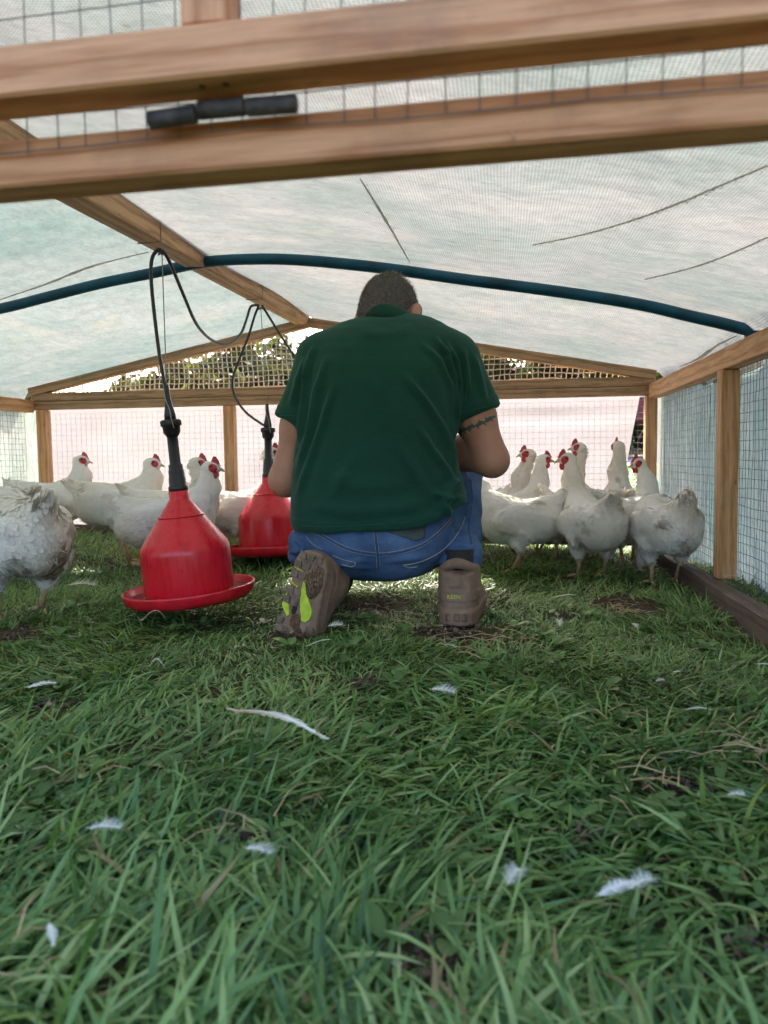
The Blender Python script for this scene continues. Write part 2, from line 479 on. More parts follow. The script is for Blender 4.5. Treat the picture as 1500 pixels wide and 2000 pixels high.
def wire_grid(name, org, U, Vv, lu, lv, sp, r, mat, parent, wob=.0015, seed=1):
    rg = np.random.default_rng(seed); org = Vector(org); U = Vector(U).normalized(); Vv = Vector(Vv).normalized(); N = U.cross(Vv)
    b = MB(); nu = int(lu/sp); nv = int(lv/sp); st = 5
    ou = rg.normal(0, wob, (nu+2, nv+2)); ov = rg.normal(0, wob, (nu+2, nv+2)); on = rg.normal(0, wob, (nu+2, nv+2))
    def P(i, j, s): return org + U*(min(i*sp, lu)+ou[i, j]) + Vv*(min(j*sp, lv)+ov[i, j]) + N*(on[i, j]+s*r)
    for i in range(nu+1): b.tube([P(i, j, 1) for j in sorted(set(list(range(0, nv+1, st))+[nv]))], r, 3, False)
    for j in range(nv+1): b.tube([P(i, j, -1) for i in sorted(set(list(range(0, nu+1, st))+[nu]))], r, 3, False)
    o = b.build(name, mat, None, True)
    attach(o, parent); return o

# ------------------------------------------------------------------ ground
def axis(fa, fb, fs, far):
    a = list(np.arange(fa, fb+1e-6, fs)); s = fs; x = fb
    while x < far: s *= 1.35; x += s; a.append(x)
    s = fs; x = fa
    while x > -far: s *= 1.35; x -= s; a.insert(0, x)
    return np.array(a)
gx = axis(-3.2, 2.2, .04, 900); gy = axis(-.5, 5, .04, 900)
GX, GY = np.meshgrid(gx, gy, indexing='ij'); nx, ny = GX.shape
GV = np.stack([GX, GY, ground_z(GX, GY)], -1).reshape(-1, 3)
ii = np.arange(nx*ny).reshape(nx, ny)
GQ = np.stack([ii[:-1, :-1], ii[1:, :-1], ii[1:, 1:], ii[:-1, 1:]], -1).reshape(-1, 4)
tag(link('ground', mesh_np('ground', GV, GQ), M['soil']), kind='structure')

# ------------------------------------------------------------------ the poultry pen
XL, XR, YF, YB, RX = -2.15, .60, .59, 3.32, -.835
pen = empty('poultry_pen', (-.775, 1.95, 0))
tag(pen, 'low wooden poultry pen with pale cloth roof and wire mesh sides', 'pen')
def part(name, loc):
    return attach(empty(name, loc), pen)
def ridge_bot(y): return .94 + .03*(y-1.3)

# side walls
for sgn, X0, mk in ((1, XR, 'right'), (-1, XL, 'left')):
    wall = part('side_wall', (X0, 1.95, 0))
    t = .045
    beam('top_rail', (X0+sgn*t/2, YF-.02, .672), (X0+sgn*t/2, YB-.003, .672), t, .058, M['wood'], wall)
    beam('base_board', (X0-sgn*.02, YF-.02, .028 if sgn > 0 else .06), (X0-sgn*.02, YB+.02, .028 if sgn > 0 else .12), .05, .068, M['wood_base'], wall)
    for yp in ((1.0, 2.26) if sgn > 0 else (1.2, 2.3)):
        beam('post', (X0-sgn*.002+sgn*.0225, yp, .0640), (X0-sgn*.002+sgn*.0225, yp, .642), .048, .05, M['wood'], wall, up=(1, 0, 0))
    wire_grid('wire_mesh', (X0+sgn*.048, YF, .04), (0, 1, 0), (0, 0, 1), YB-YF, .63, .0254, .0008, M['wire'], wall, .0016, 3+sgn)
    # cloth outside
    ys = np.linspace(YF-.05, YB+.10, 90); zs = np.linspace(.0, .70, 26)
    A, B = np.meshgrid(ys, zs, indexing='ij')
    P = np.stack([A, B*.5, A*0], -1).reshape(-1, 3)
    off = .045 + .022*vnoise(P, 5, 11).reshape(A.shape)*(1-.6*B/.7) + .010*vnoise(P*[1, .5, 1], 17, 12).reshape(A.shape) + .05*(1-B/.7)**2
    off = off*(1-.93*sstep(2.9, 3.25, A)); Xc = X0+sgn*(.050+np.maximum(off, .006)); gg = ground_z(Xc, A)
    Vc = np.stack([Xc, A, np.maximum(B, gg-.01)+.004*np.sin(A*9)], -1).reshape(-1, 3)
    k = np.arange(A.size).reshape(A.shape)
    Qc = np.stack([k[:-1, :-1], k[1:, :-1], k[1:, 1:], k[:-1, 1:]], -1).reshape(-1, 4)
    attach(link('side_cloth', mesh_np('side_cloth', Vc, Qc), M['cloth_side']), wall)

# rear end wall
end = part('end_wall', (-.775, YB, 0))
beam('rail', (XL-.04, YB+.02, .674), (XR+.04, YB+.02, .674), .04, .036, M['wood_old'], end)
beam('rail', (XL-.02, YB+.021, .714), (XR+.02, YB+.021, .714), .038, .039, M['wood_old'], end)
for px in (70, 447, 860, 1274):
    X = at_y(px, 850, YB).x
    X = max(min(X, XR+.012), XL+.03)
    beam('post', (X, YB+.018, .03), (X, YB+.018, .6545), .05, .046, M['wood'], end, up=(1, 0, 0))
beam('base_board', (XL, YB+.02, .09), (XR, YB+.02, .06), .04, .06, M['wood_base'], end)
wire_grid('wire_mesh', (XL, YB+.045, .08), (1, 0, 0), (0, 0, 1), XR-XL, .58, .0254, .0005, M['wire_light'], end, .0006, 9)
pl = [at_y(84, 800, YB+.07), at_y(97, 935, YB+.07), at_y(110, 1030, YB+.07)]
pr = [at_y(1253, 775, YB+.07), at_y(1226, 900, YB+.07), at_y(1200, 1010, YB+.07)]
ss = np.linspace(0, 1, 70); tt = np.linspace(0, 1, 24); A, B = np.meshgrid(ss, tt, indexing='ij')
xl = np.interp(B, [0, .45, 1], [p.x for p in pl]); xr = np.interp(B, [0, .45, 1], [p.x for p in pr])
Xc = xl+(xr-xl)*A; Zc = .69+(.045-.69)*B
P = np.stack([Xc, Zc, Xc*0], -1).reshape(-1, 3)
Yc = YB+.075+(.02*vnoise(P, 3.3, 21)+.008*vnoise(P, 9, 22)).reshape(A.shape)*(.3+B)+.10*np.maximum(B-.75, 0)
fold = np.exp(-((Zc-(.56+.12*(A-.72)))/.012)**2)*sstep(.55, .8, A)*.02
Yc = Yc-fold
Zc = np.maximum(Zc, ground_z(Xc, Yc)+.012+.02*vnoise(P, 6, 5).reshape(A.shape)*0)
k = np.arange(A.size).reshape(A.shape)
Qc = np.stack([k[:-1, :-1], k[1:, :-1], k[1:, 1:], k[:-1, 1:]], -1).reshape(-1, 4)
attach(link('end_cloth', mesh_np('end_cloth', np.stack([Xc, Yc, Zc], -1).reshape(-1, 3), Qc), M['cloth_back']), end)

# rear gable: two rafters and beige netting
gab = part('gable', (RX, YB, .73))
RT, ET = 1.028, .757
for X1 in (XR+.03, XL-.03):
    a = Vector((RX, YB+.02, RT-.019)); b_ = Vector((X1, YB+.02, ET-.019))
    beam('rafter', a, b_, .044, .04, M['wood_old'], gab)
b = MB(); sp = .0235; rg = np.random.default_rng(5)
def gable_top(x): return ET-.03 + (RT-ET)*(1-abs((x-RX)/((XR if x > RX else XL)-RX)))
xs = np.arange(XL+.03, XR-.02, sp); zs = np.arange(.738, 1.0, sp)
wob = rg.normal(0, .0016, (len(xs), len(zs)+2, 2))
for i, x in enumerate(xs):
    top = gable_top(x)
    zz = [z for z in list(zs)+[top] if z <= top]
    if len(zz) < 2: continue
    pts = [(x+wob[i, j, 0]+.004*math.sin(z*23+x*3), YB+.052+.002*math.sin(x*9), z) for j, z in enumerate(zz)]
    b.tube(pts, .0026, 4, False)
for j, z in enumerate(zs):
    pts = [(x, YB+.0545, z+wob[i, j, 1]+.004*math.sin(x*11)) for i, x in enumerate(xs) if gable_top(x) > z]
    if len(pts) > 1: b.tube(pts, .0026, 4, False)
attach(b.build('netting', M['net'], None, True), gab)

# roof: ridge beam, blue hoop and two cloth sheets
roof = part('roof', (RX, 1.95, .9))
beam('ridge_beam', (RX-.029, YF+.04, ridge_bot(YF)+.035), (RX-.029, YB+.04, ridge_bot(YB)+.035), .058, .070, M['wood_ridge'], roof)
YH = 2.14
hp = [(-120, 622), (0, 603), (100, 578), (200, 553), (300, 533), (400, 512), (500, 506), (600, 509), (750, 524), (900, 545), (1100, 571), (1250, 595), (1350, 618), (1420, 634), (1478, 651)]
hpts = [at_y(px, py, YH) for px, py in hp]
lx = np.linspace(hpts[0].x, XL-.0, 8)[1:]
z0 = hpts[0].z; left = [Vector((x, YH, z0+(.715-z0)*((x-hpts[0].x)/(XL-hpts[0].x))**1.25)) for x in lx]
hall = list(reversed(left))+hpts+[Vector((XR+.03, YH, hpts[-1].z-.012))]
b = MB(); b.tube(catmull(hall, 5), .0155, 14)
attach(b.build('hoop_pipe', M['blue'], None, True), roof)
hx = np.array([p.x for p in hall]); hz = np.array([p.z for p in hall])
def sheet_z(X, Y):
    edge = np.where(X > RX, XR+.03, XL-.03)
    s = np.clip((X-RX)/(edge-RX), 0, 1)
    rt = ridge_bot(Y)+.074
    gb = rt+(.707-rt)*s + .02*np.sin(np.pi*s)
    kb = sstep(2.5, 3.25, Y); gb = gb*(1-kb)+(RT+.001+(ET-RT)*s)*kb
    gb = np.where(np.abs(X-RX+.029) < .045, np.maximum(gb, rt), gb)
    hoop = np.maximum(np.interp(X, hx, hz)+.0175, gb-.05)
    wgt = np.where(Y < YH, (Y-YF)/(YH-YF), (YB-Y)/(YB-YH)); wgt = np.clip(wgt, 0, 1)
    z = gb+(hoop-gb)*wgt**1.2
    z = z - .030*np.sin(np.pi*np.clip(wgt, 0, 1))*np.sin(np.pi*np.clip(s, 0.02, 1)**.8)
    return z
for sgn, nm, mat in ((1, 'right', M['sheet_r']), (-1, 'left', M['sheet_l'])):
    xe = XR+.10 if sgn > 0 else XL-.10
    us = np.linspace(RX-.0*sgn, xe, 80); ys = np.linspace(YF-.03, YB+.046, 130)
    A, B = np.meshgrid(us, ys, indexing='ij')
    Z = sheet_z(A, B)
    P = np.stack([A, B, A*0], -1).reshape(-1, 3)
    Z = Z + (.007*vnoise(P*[1, .45, 1], 7, 31+sgn)+.0022*vnoise(P*[.35, 1, 1], 28, 33+sgn)).reshape(A.shape)*np.clip(np.abs(A-RX)*6, 0, 1)*(1-.85*sstep(3.1, 3.3, B))
    Z = Z - np.clip(np.abs(A-RX)-(abs(xe-RX)-.05), 0, 1)*1.6
    near_h = np.exp(-((B-YH)/.05)**2); Z = np.where(near_h > .2, np.maximum(Z, np.interp(A, hx, hz)+.0165), Z)
    k = np.arange(A.size).reshape(A.shape)
    Qc = np.stack([k[:-1, :-1], k[1:, :-1], k[1:, 1:], k[:-1, 1:]], -1).reshape(-1, 4)
    attach(link('roof_cloth', mesh_np('roof_cloth', np.stack([A, B, Z], -1).reshape(-1, 3), Qc), mat), roof)
# creased dirt seams lying under the cloth
M['fold'] = m_cloth('dirty_fold', (.40, .38, .33), (.56, .54, .48), .72, 0, .5, speck=False, scale=30)
M['dirt'] = m_plain('dirt_crumbs', (.20, .17, .135), .95, .4, 60)
def seam(pix, w_, n, seed, par):
    """a line of dirt gathered in a fold of the cloth"""
    rg = np.random.default_rng(seed); cl = []
    for (px, py) in [(p.x, p.y) for p in catmull([(a, c, 0) for a, c in pix], 5)]:
        d = ray_dir(px, py); lo, hi = .4, 5.0
        for _ in range(26):
            m_ = (lo+hi)/2; p = CAM+d*m_
            if p.z > float(sheet_z(np.array(p.x), np.array(p.y)))-.012: hi = m_
            else: lo = m_
        cl.append(np.array(p))
    cl = np.array(cl); m = len(cl); V = []
    for i in range(m):
        t = cl[min(i+1, m-1)]-cl[max(i-1, 0)]; sd_ = np.array((-t[1], t[0], 0)); sd_ /= np.linalg.norm(sd_); w0 = w_*.0011*(.25+math.sin(math.pi*i/(m-1)))*rg.uniform(.6, 1.3)
        V += [cl[i]-sd_*w0, cl[i]+np.array((0, 0, -.002)), cl[i]+sd_*w0]
    Qr = [(3*i+j, 3*i+j+1, 3*i+j+4, 3*i+j+3) for i in range(m-1) for j in (0, 1)]
    attach(link('cloth_fold', mesh_np('cloth_fold', np.array(V), np.array(Qr)), M['fold']), par)
    n = n//2; u = np.clip(rg.beta(1.3, 1.3, n), 0, .999)*(len(cl)-1); i = u.astype(int); f = (u-i)[:, None]
    c = cl[i]*(1-f)+cl[i+1]*f; wd = w_*.0019*(.35+1.0*np.abs(np.sin(u*.9+seed)))[:, None]
    c = c+rg.normal(0, 1, (n, 3))*wd*[1, 1, 0]; c[:, 2] = np.minimum(c[:, 2], sheet_z(c[:, 0], c[:, 1])-.003)-rg.uniform(0, .004, n)
    sz = rg.uniform(.0004, .0013, (n, 1, 1)); V = (c[:, None]+rg.normal(0, 1, (n, 4, 3))*sz*[1, 1, .4]).reshape(-1, 3); k = np.arange(n)[:, None]*4
    T = np.concatenate([k+np.array([t]) for t in ((0, 1, 2), (0, 2, 3), (0, 3, 1), (1, 3, 2))])
    attach(tag(link('dirt_crumbs', mesh_np('dirt_crumbs', V, None, T, False), M['dirt']), kind='stuff'), par)
seam([(1500, 322), (1400, 365), (1330, 395), (1250, 425), (1150, 455), (1040, 478)], 3.0, 700, 1, roof)
seam([(1500, 462), (1440, 490), (1360, 520), (1260, 545)], 3.0, 200, 2, roof)
seam([(703, 348), (735, 400), (765, 450), (800, 512)], 2.5, 220, 3, roof)
seam([(0, 585), (90, 555), (180, 520), (290, 492)], 5, 420, 4, roof)
seam([(1330, 715), (1365, 700), (1400, 675), (1440, 655)], 6, 420, 6, roof)

# front end: fixed rail, hinged gable frame with stud and mesh
fr = part('front_wall', (-.775, YF, .64))
fz = lambda x: .0105*(x-.25)
beam('rail', (XL, YF+.019, .664+fz(XL)), (XR, YF+.019, .664+fz(XR)), .038, .037, M['wood_front'], fr)
for X in (XL+.03, XR-.03): beam('post', (X, YF+.022, .0), (X, YF+.022, .644), .045, .044, M['wood'], fr, up=(1, 0, 0))
lid = part('hinged_gable', (-.775, YF-.025, .70))
beam('rail', (XL, YF-.026, .7125+fz(XL)), (XR, YF-.026, .7125+fz(XR)), .038, .037, M['wood_front'], lid)
xs0 = at_y(345, 20, YF-.045).x; xs1 = at_y(433, 20, YF-.045).x
beam('stud', ((xs0+xs1)/2, YF-.020, .7322+fz(xs0)), ((xs0+xs1)/2, YF-.020, .93), xs1-xs0, .04, M['wood_front'], lid, up=(0, -1, 0))
for X1 in (XR, XL): beam('rafter', (RX, YF-.025, .99), (X1, YF-.025, .76), .038, .04, M['wood_front'], lid)
wire_grid('wire_mesh', (XL+.02, YF-.004, .670+fz(XL)), (1, 0, .0105), (0, 0, 1), XR-XL-.04, .30, .0258, .00062, M['wire'], lid, .0012, 14)
hg = attach(empty('hinge', at_y(435, 220, YF-.022)), lid)
for (xa, ya, xb, yb) in ((291, 236, 384, 222), (387, 216, 479, 208), (481, 210, 580, 202)):
    p, q = at_y(xa, ya, YF-.016), at_y(xb, yb, YF-.016)
    b = MB(); d = (q-p).normalized(); b.tube([p, p+d*.001, q-d*.001, q], [.0055, .0068, .0068, .0055], 14)
    attach(b.build('knuckle', M['rust'], None, True), hg)
b = MB(); c = at_y(432, 205, YF-.006); b.box((c.x, YF-.0065, .690), (.036, .002, .012)); attach(b.build('leaf_plate', M['rust'], None, False), hg)
for px in (395, 441):
    b = MB(); q = at_y(px, 170, YF-.03)
    b.tube([(q.x, YF-.03, .6933+fz(q.x)), (q.x, YF-.03, .696+fz(q.x))], .0026, 10); attach(b.build('screw_head', M['rust'], None, True), lid)

# ------------------------------------------------------------------ behind the pen
def leafy(name, base, ztop, rad, seed, label, leaves=5200, col=(.075, .12, .035), parent=None):
    rg = np.random.default_rng(seed); root = empty(name, base); H = ztop-base[2]
    b = MB(); b.tube([(0, 0, -.05), (.03, .02, H*.25), (.0, .05, H*.5)], [.07, .05, .03], 8)
    for q in range(6):
        a = rg.uniform(0, 6.28); b.tube([(0, .02, H*.2), (math.cos(a)*rad*.4, math.sin(a)*rad*.4, H*.5), (math.cos(a)*rad*.7, math.sin(a)*rad*.7, H*.75)], [.035, .02, .006], 6)
    b.build('trunk', M['bark'], root, True)
    nc = 46; d = rg.normal(size=(nc, 3)); d /= np.linalg.norm(d, axis=1, keepdims=True)
    cen = d*rg.uniform(.45, 1, (nc, 1))*[rad*.85, rad*.85, H*.45]+[0, 0, H*.52]
    cr = rg.uniform(.12, .3, nc)*rad
    w_ = rg.integers(0, nc, leaves); pos = cen[w_]+rg.normal(0, 1, (leaves, 3))*cr[w_][:, None]*.7
    pos[:, 2] = np.maximum(pos[:, 2], .05)
    a = rg.normal(size=(leaves, 3)); a /= np.linalg.norm(a, axis=1, keepdims=True)
    c = np.cross(a, rg.normal(size=(leaves, 3))); c /= np.linalg.norm(c, axis=1, keepdims=True)
    L = rg.uniform(.05, .10, (leaves, 1))
    V = np.stack([pos-a*L, pos+c*L*.5, pos+a*L, pos-c*L*.5], 1).reshape(-1, 3)
    tint = rg.uniform(.6, 1.5, nc)[w_]*rg.uniform(.75, 1.25, leaves)
    hue = np.stack([1+.5*rg.random(leaves), np.ones(leaves), .6+.5*rg.random(leaves)], 1)
    cols = np.repeat(np.array(col)*tint[:, None]*hue, 4, 0)
    link('crown', mesh_np('crown', V, np.arange(leaves*4).reshape(-1, 4), None, False, cols), M['leaf'], root)
    return tag(root, label, 'shrub', 'hedge shrubs behind the pen')
sh = [(40, 9.5, 755, .5, 'small far shrub seen at the left end of the rear gable netting'),
      (290, 11, 728, .62, 'low round shrub where the hedge starts left of the near red drinker hose'),
      (385, 11.5, 690, .95, 'yellowish green hedge shrub behind netting between the two hanging hoses'),
      (475, 12, 668, .95, 'hedge shrub behind netting above the far red drinker'),
      (565, 12.6, 662, 1.0, 'tall hedge shrub behind netting beside the green shirt sleeve'),
      (690, 13, 655, 1.1, 'hedge shrub hidden behind the kneeling person'),
      (830, 12.6, 660, 1.1, 'hedge shrub behind the person and the right gable netting edge'),
      (960, 12.4, 672, 1.05, 'dark green hedge shrub behind netting right of the green shirt'),
      (1070, 12.5, 690, .95, 'hedge shrub behind the middle of the right gable netting'),
      (1165, 13, 705, .9, 'hedge shrub behind the low right end of the gable netting'),
      (1275, 13.5, 712, 1.0, 'hedge shrub beyond the right rear corner post')]
for i, (px, D, yt, rad, lb) in enumerate(sh):
    p = at(px, yt, D); base = (p.x, p.y, gz(p.x, p.y)-.03)
    leafy('hedge_shrub', base, p.z, rad, 40+i, lb, col=((.065, .085, .022) if i == 2 else (.034, .060, .020)))
tr = at(1243, 840, 10.5); trl = empty('farm_trailer', (tr.x, tr.y, gz(tr.x, tr.y)), -.1)
tag(trl, 'dark red farm trailer seen through the gap at the right rear corner', 'trailer')
b = MB(); b.box((0, 0, .62), (1.7, 1.0, .30)); b.build('body', M['dark_red'], trl, False, .01)
b = MB(); b.box((0, 0, .80), (1.76, 1.06, .05)); b.build('top_rail', M['white_paint'], trl, False, .008)
b = MB(); b.tube([(.84, 0, .45), (1.7, 0, .4)], .03, 8); b.build('drawbar', M['dark_red'], trl, True)
for sx in (-.3, .3):
    for sy in (-.56, .56):
        b = MB(); b.lathe([(.0, -.06), (.2, -.06), (.23, -.03), (.23, .03), (.2, .06), (0, .06)], 24)
        b.build('wheel', M['tyre'], trl, True, 0, (sx, sy, .23), (math.pi/2, 0, 0))
tk = at(1243, 850, 9.2)
V = []; xs = np.linspace(-12, 14, 60)
for x in xs:
    for dy in (-.5, 1.6): V.append((x, tk.y+dy, gz(x, tk.y+dy)+.012))
V = np.array(V); q = np.arange(0, (len(xs)-1)*2, 2)
tag(link('gravel_track', mesh_np('gravel_track', V, np.stack([q, q+2, q+3, q+1], 1)), M['grey_track']), kind='structure')

# ------------------------------------------------------------------ drinkers
RIDGE_A = at(316, 486, 1.905); RIDGE_B = at(509, 597, 2.72)
def drinker(px, py, D, lean, pitch, label, zoff=0):
    p = at(px, py, D); root = empty('bell_drinker', p)
    ax = (_u0*1.0 + _r0*math.tan(lean) + Vector((-_r0.y, _r0.x, 0))*math.tan(pitch)).normalized()
    x = _r0 - ax*_r0.dot(ax); x.normalize(); y = ax.cross(x)
    setm(root, Matrix(((x.x, y.x, ax.x, p.x), (x.y, y.y, ax.y, p.y), (x.z, y.z, ax.z, p.z), (0, 0, 0, 1))))
    tag(root, label, 'poultry drinker', 'red bell drinkers hanging from the ridge')
    b = MB(); b.lathe([(.002, .0), (.125, .0), (.150, .004), (.162, .013), (.1685, .033), (.1675, .037), (.1645, .0375), (.1620, .034), (.156, .016), (.140, .010), (.10, .009), (.002, .010)], 72)
    tray = b.build('tray', M['red_tray'], root, True)
    b = MB(); b.lathe([(.001, .019), (.1575, .019)], 48); b.build('water', M['water'], tray, True)
    prof = [(.110, .021), (.1125, .022), (.1138, .03), (.1138, .128), (.1128, .139), (.108, .150)]
    prof += [(.108+(.027-.108)*k/8, .150+(.262-.150)*k/8) for k in range(1, 9)]
    prof += [(.0255, .266), (.0255, .285), (.001, .285)]
    b = MB(); b.lathe(prof, 72); bell = b.build('bell', M['red'], root, True)
    b = MB(); b.lathe([(.058, .2195), (.0605, .2195), (.0605, .2215), (.057, .2225)], 60); b.build('seam_ridge', M['red'], bell, True)
    b = MB(); b.lathe([(.001, .283), (.0245, .283), (.0248, .296), (.022, .298), (.0215, .318), (.0205, .319), (.0198, .338), (.0185, .339), (.0180, .352), (.0145, .353), (.0137, .425), (.001, .425)], 40)
    b.build('valve_tube', M['black'], root, True)
    b = MB(); b.lathe([(.001, .424), (.0150, .424), (.0215, .434), (.0220, .449), (.0252, .450), (.0255, .464), (.022, .466), (.001, .466)], 40)
    cap = b.build('cap', M['black'], root, True)
    for k in range(28):
        a = k*2*math.pi/28; 
        b = MB() if k == 0 else b
        b.box((.0255*math.cos(a), .0255*math.sin(a), .457), (.0016, .0022, .012), Matrix.Rotation(a, 3, 'Z'))
    b.build('grip_ribs', M['black'], cap, False)
    b = MB()
    for (z, wx, wy) in (): pass
    rings = [(.466, .0145, .012), (.480, .0140, .010), (.505, .009, .007), (.530, .0055, .005), (.552, .0050, .004)]
    vs_ = []; fs = []
    for z, wx, wy in rings:
        for k in range(12):
            a = k*math.pi/6; vs_.append((wx*math.copysign(abs(math.cos(a))**.6, math.cos(a)), wy*math.copysign(abs(math.sin(a))**.6, math.sin(a)), z))
    for i in range(len(rings)-1):
        for k in range(12): fs.append((i*12+k, i*12+(k+1) % 12, (i+1)*12+(k+1) % 12, (i+1)*12+k))
    fs.append(tuple(range(11, -1, -1))); fs.append(tuple(range(48, 60))); b.add(vs_, fs)
    b.build('hanger', M['black'], root, True)
    b = MB(); b.tube(catmull([(-.006, -.008, .556), (-.004, -.012, .52), (.006, -.020, .49), (.010, -.0285, .466), (.014, -.0275, .443)], 5), .0015, 6)
    b.build('hook_wire', M['string'], root, True)
    return root
d1 = drinker(373, 1172, 1.99, math.radians(-4.4), math.radians(-5), 'large red bell drinker in front, tilted, hanging over grass near the dirty hen')
d2 = drinker(529, 1085, 2.80, math.radians(-.6), 0, 'smaller looking far red bell drinker partly hidden by the kneeling person')
T1 = wm(d1) @ Vector((0, 0, .552)); T2 = wm(d2) @ Vector((0, 0, .552))
def cord(name, pts, r, mat, label, cat, n=8):
    base = pts[0]; b = MB(); b.tube([Vector(p)-Vector(base) for p in catmull(pts, n)], r, 8)
    return tag(b.build(name, mat, None, True, 0, base), label, cat)
A_ = RIDGE_A; B_ = RIDGE_B
tip1 = wm(d1) @ Vector((-.006, -.004, .47)); tip2 = wm(d2) @ Vector((-.004, -.004, .47))
cord('water_hose', [tip1, at(331, 812, 1.985), at(325, 770, 1.97), at(311, 690, 1.95), at(300, 600, 1.93), at(295, 540, 1.91), at(297, 505, 1.90), at(308, 489, 1.895), at(320, 492, 1.90), at(335, 520, 1.94), at(358, 575, 2.04), at(385, 635, 2.2), at(415, 665, 2.35), at(445, 672, 2.45), at(470, 652, 2.55), at(482, 622, 2.62), at(490, 599, 2.68), at(505, 596, 2.71)], .0046, M['hose'], 'black water hose from the near drinker looping along the ridge beam', 'hose')
cord('water_hose', [at(505, 598, 2.715), at(497, 618, 2.73), at(484, 660, 2.76), at(462, 715, 2.78), at(454, 745, 2.79), at(459, 775, 2.80), at(480, 805, 2.80), at(508, 826, 2.80), tip2], .0046, M['hose'], 'black water hose curving down to the far drinker', 'hose')
cord('water_hose', [at(512, 597, 2.72), at(525, 618, 2.76), at(548, 655, 2.85), at(575, 695, 2.95), at(620, 760, 3.1), at(650, 800, 3.2)], .0046, M['hose'], 'black water hose running from the ridge down behind the green shirt', 'hose')
for (a, t, lb) in ((A_, T1, 'thin grey string holding the near drinker from the ridge beam'), (B_, T2, 'thin grey string holding the far drinker from the ridge beam')):
    o = cord('hanging_string', [a+Vector((.0, -.0, -.004)), a*.5+t*.5, t], .0014, M['string'], lb, 'string', 3)
    b = MB(); c = Vector(a)-Vector(a)
    zb = ridge_bot(a.y); x0, x1 = RX-.060, RX+.002
    loop = [(x0, a.y, zb-.002), (x1, a.y, zb-.002), (x1, a.y+.003, zb+.066)]
    b.tube([Vector(p)-(a+Vector((0, 0, -.004))) for p in loop], .0015, 6); 
    for q in range(3):
        rr = .006+.002*q; b.tube([Vector((rr*math.cos(k*.785+q), rr*math.sin(k*.785+q)*.6, -.002+.004*math.sin(k*1.7+q)-.003*q)) for k in range(9)], .0014, 5)
    b.build('knot', M['string'], o, True)

# ------------------------------------------------------------------ the kneeling person
PB = Vector((-math.sin(YAW)*2.05, math.cos(YAW)*2.05, 0))
RotY = Matrix.Rotation(YAW, 3, 'Z'); RotYi = RotY.inverted()
def L(px, py, D): return np.array(RotYi @ (at(px, py, D)-PB))
def to_world(V): return np.asarray(V) @ np.array(RotY).T + np.array(PB)
def project(V):
    d = to_world(V)-np.array(CAM); D = d @ np.array(_f)
    return 750+FPX*(d @ np.array(_r))/D, 1000-FPX*(d @ np.array(_u))/D, D
person = empty('person', PB, YAW)
tag(person, 'person in dark green polo shirt, blue jeans and brown boots kneeling with back turned', 'person')

def m_skin():
    t = NT('tanned_skin'); v = t.coord()
    c = t.mix(t.ramp(t.noise(v, 22, 5), [(.3, 0.0), (.7, 1.0)]), (.40, .195, .125), (.48, .25, .165))
    c = t.mix(t.ramp(t.noise(v, 150, 3), [(.55, 0.0), (.75, .35)]), c, (.34, .13, .085))
    t.base(c); t.set(Roughness=.5); t.p.inputs['Specular IOR Level'].default_value = .4
    t.p.inputs['Subsurface Weight'].default_value = .12; t.p.inputs['Subsurface Radius'].default_value = (.02, .008, .004); t.p.inputs['Subsurface Scale'].default_value = .4
    vo = t.n('TexVoronoi'); vo.inputs['Scale'].default_value = 420; t.l(v, vo.inputs[0])
    t.bump(t.math('ADD', vo.outputs['Distance'], t.noise(v, 90, 4)), .18, .002); return t.m
def m_shirt():
    t = NT('green_cotton'); v = t.coord()
    c = t.mix(t.ramp(t.noise(v, 5, 5), [(.3, 0.0), (.7, 1.0)]), (.0072, .046, .030), (.0105, .060, .040))
    st = t.noise(t.coord('Object', (.25, 1, 2.6)), 160, 3, .6)
    c = t.mix(.6, c, t.ramp(st, [(.3, .8), (.7, 1.25)]), 'MULTIPLY')
    vo = t.n('TexVoronoi'); vo.inputs['Scale'].default_value = 34; t.l(v, vo.inputs[0])
    c = t.mix(t.ramp(vo.outputs['Distance'], [(.03, .5), (.045, 0.0)]), c, (.10, .13, .11))
    t.base(c); t.set(Roughness=.92); t.p.inputs['Specular IOR Level'].default_value = .2
    t.p.inputs['Sheen Weight'].default_value = .25; t.p.inputs['Sheen Tint'].default_value = (.35, .6, .5, 1); t.p.inputs['Sheen Roughness'].default_value = .5
    t.bump(t.math('ADD', st, t.noise(v, 700, 2)), .25, .0015); return t.m
def m_denim():
    t = NT('blue_denim'); v = t.coord()
    c = t.mix(t.ramp(t.noise(v, 7, 6, .6), [(.32, 0.0), (.68, 1.0)]), (.026, .062, .145), (.10, .17, .31))
    tw = t.noise(t.coord('Object', (1, 1, .22), (0, .6, 0)), 520, 3, .7)
    c = t.mix(.65, c, t.ramp(tw, [(.3, .65), (.7, 1.35)]), 'MULTIPLY')
    t.base(c); t.set(Roughness=.85); t.p.inputs['Specular IOR Level'].default_value = .2
    t.bump(t.math('ADD', tw, t.noise(v, 45, 4)), .3, .003); return t.m
def m_boot():
    t = NT('brown_nubuck'); v = t.coord()
    c = t.mix(t.ramp(t.noise(v, 16, 6, .6), [(.3, 0.0), (.7, 1.0)]), (.165, .105, .074), (.30, .20, .14))
    c = t.mix(t.ramp(t.noise(v, 34, 6, .7), [(.54, 0.0), (.72, .7)]), c, (.36, .27, .19))
    t.base(c); t.set(Roughness=.75); t.p.inputs['Specular IOR Level'].default_value = .3
    t.bump(t.math('ADD', t.noise(v, 130, 4), t.noise(v, 34, 4)), .3, .003); return t.m
M['skin'] = m_skin(); M['shirt'] = m_shirt(); M['denim'] = m_denim(); M['boot'] = m_boot()
M['rubber'] = m_plain('brown_rubber', (.20, .145, .105), .75, .4, 40, .5, 160)
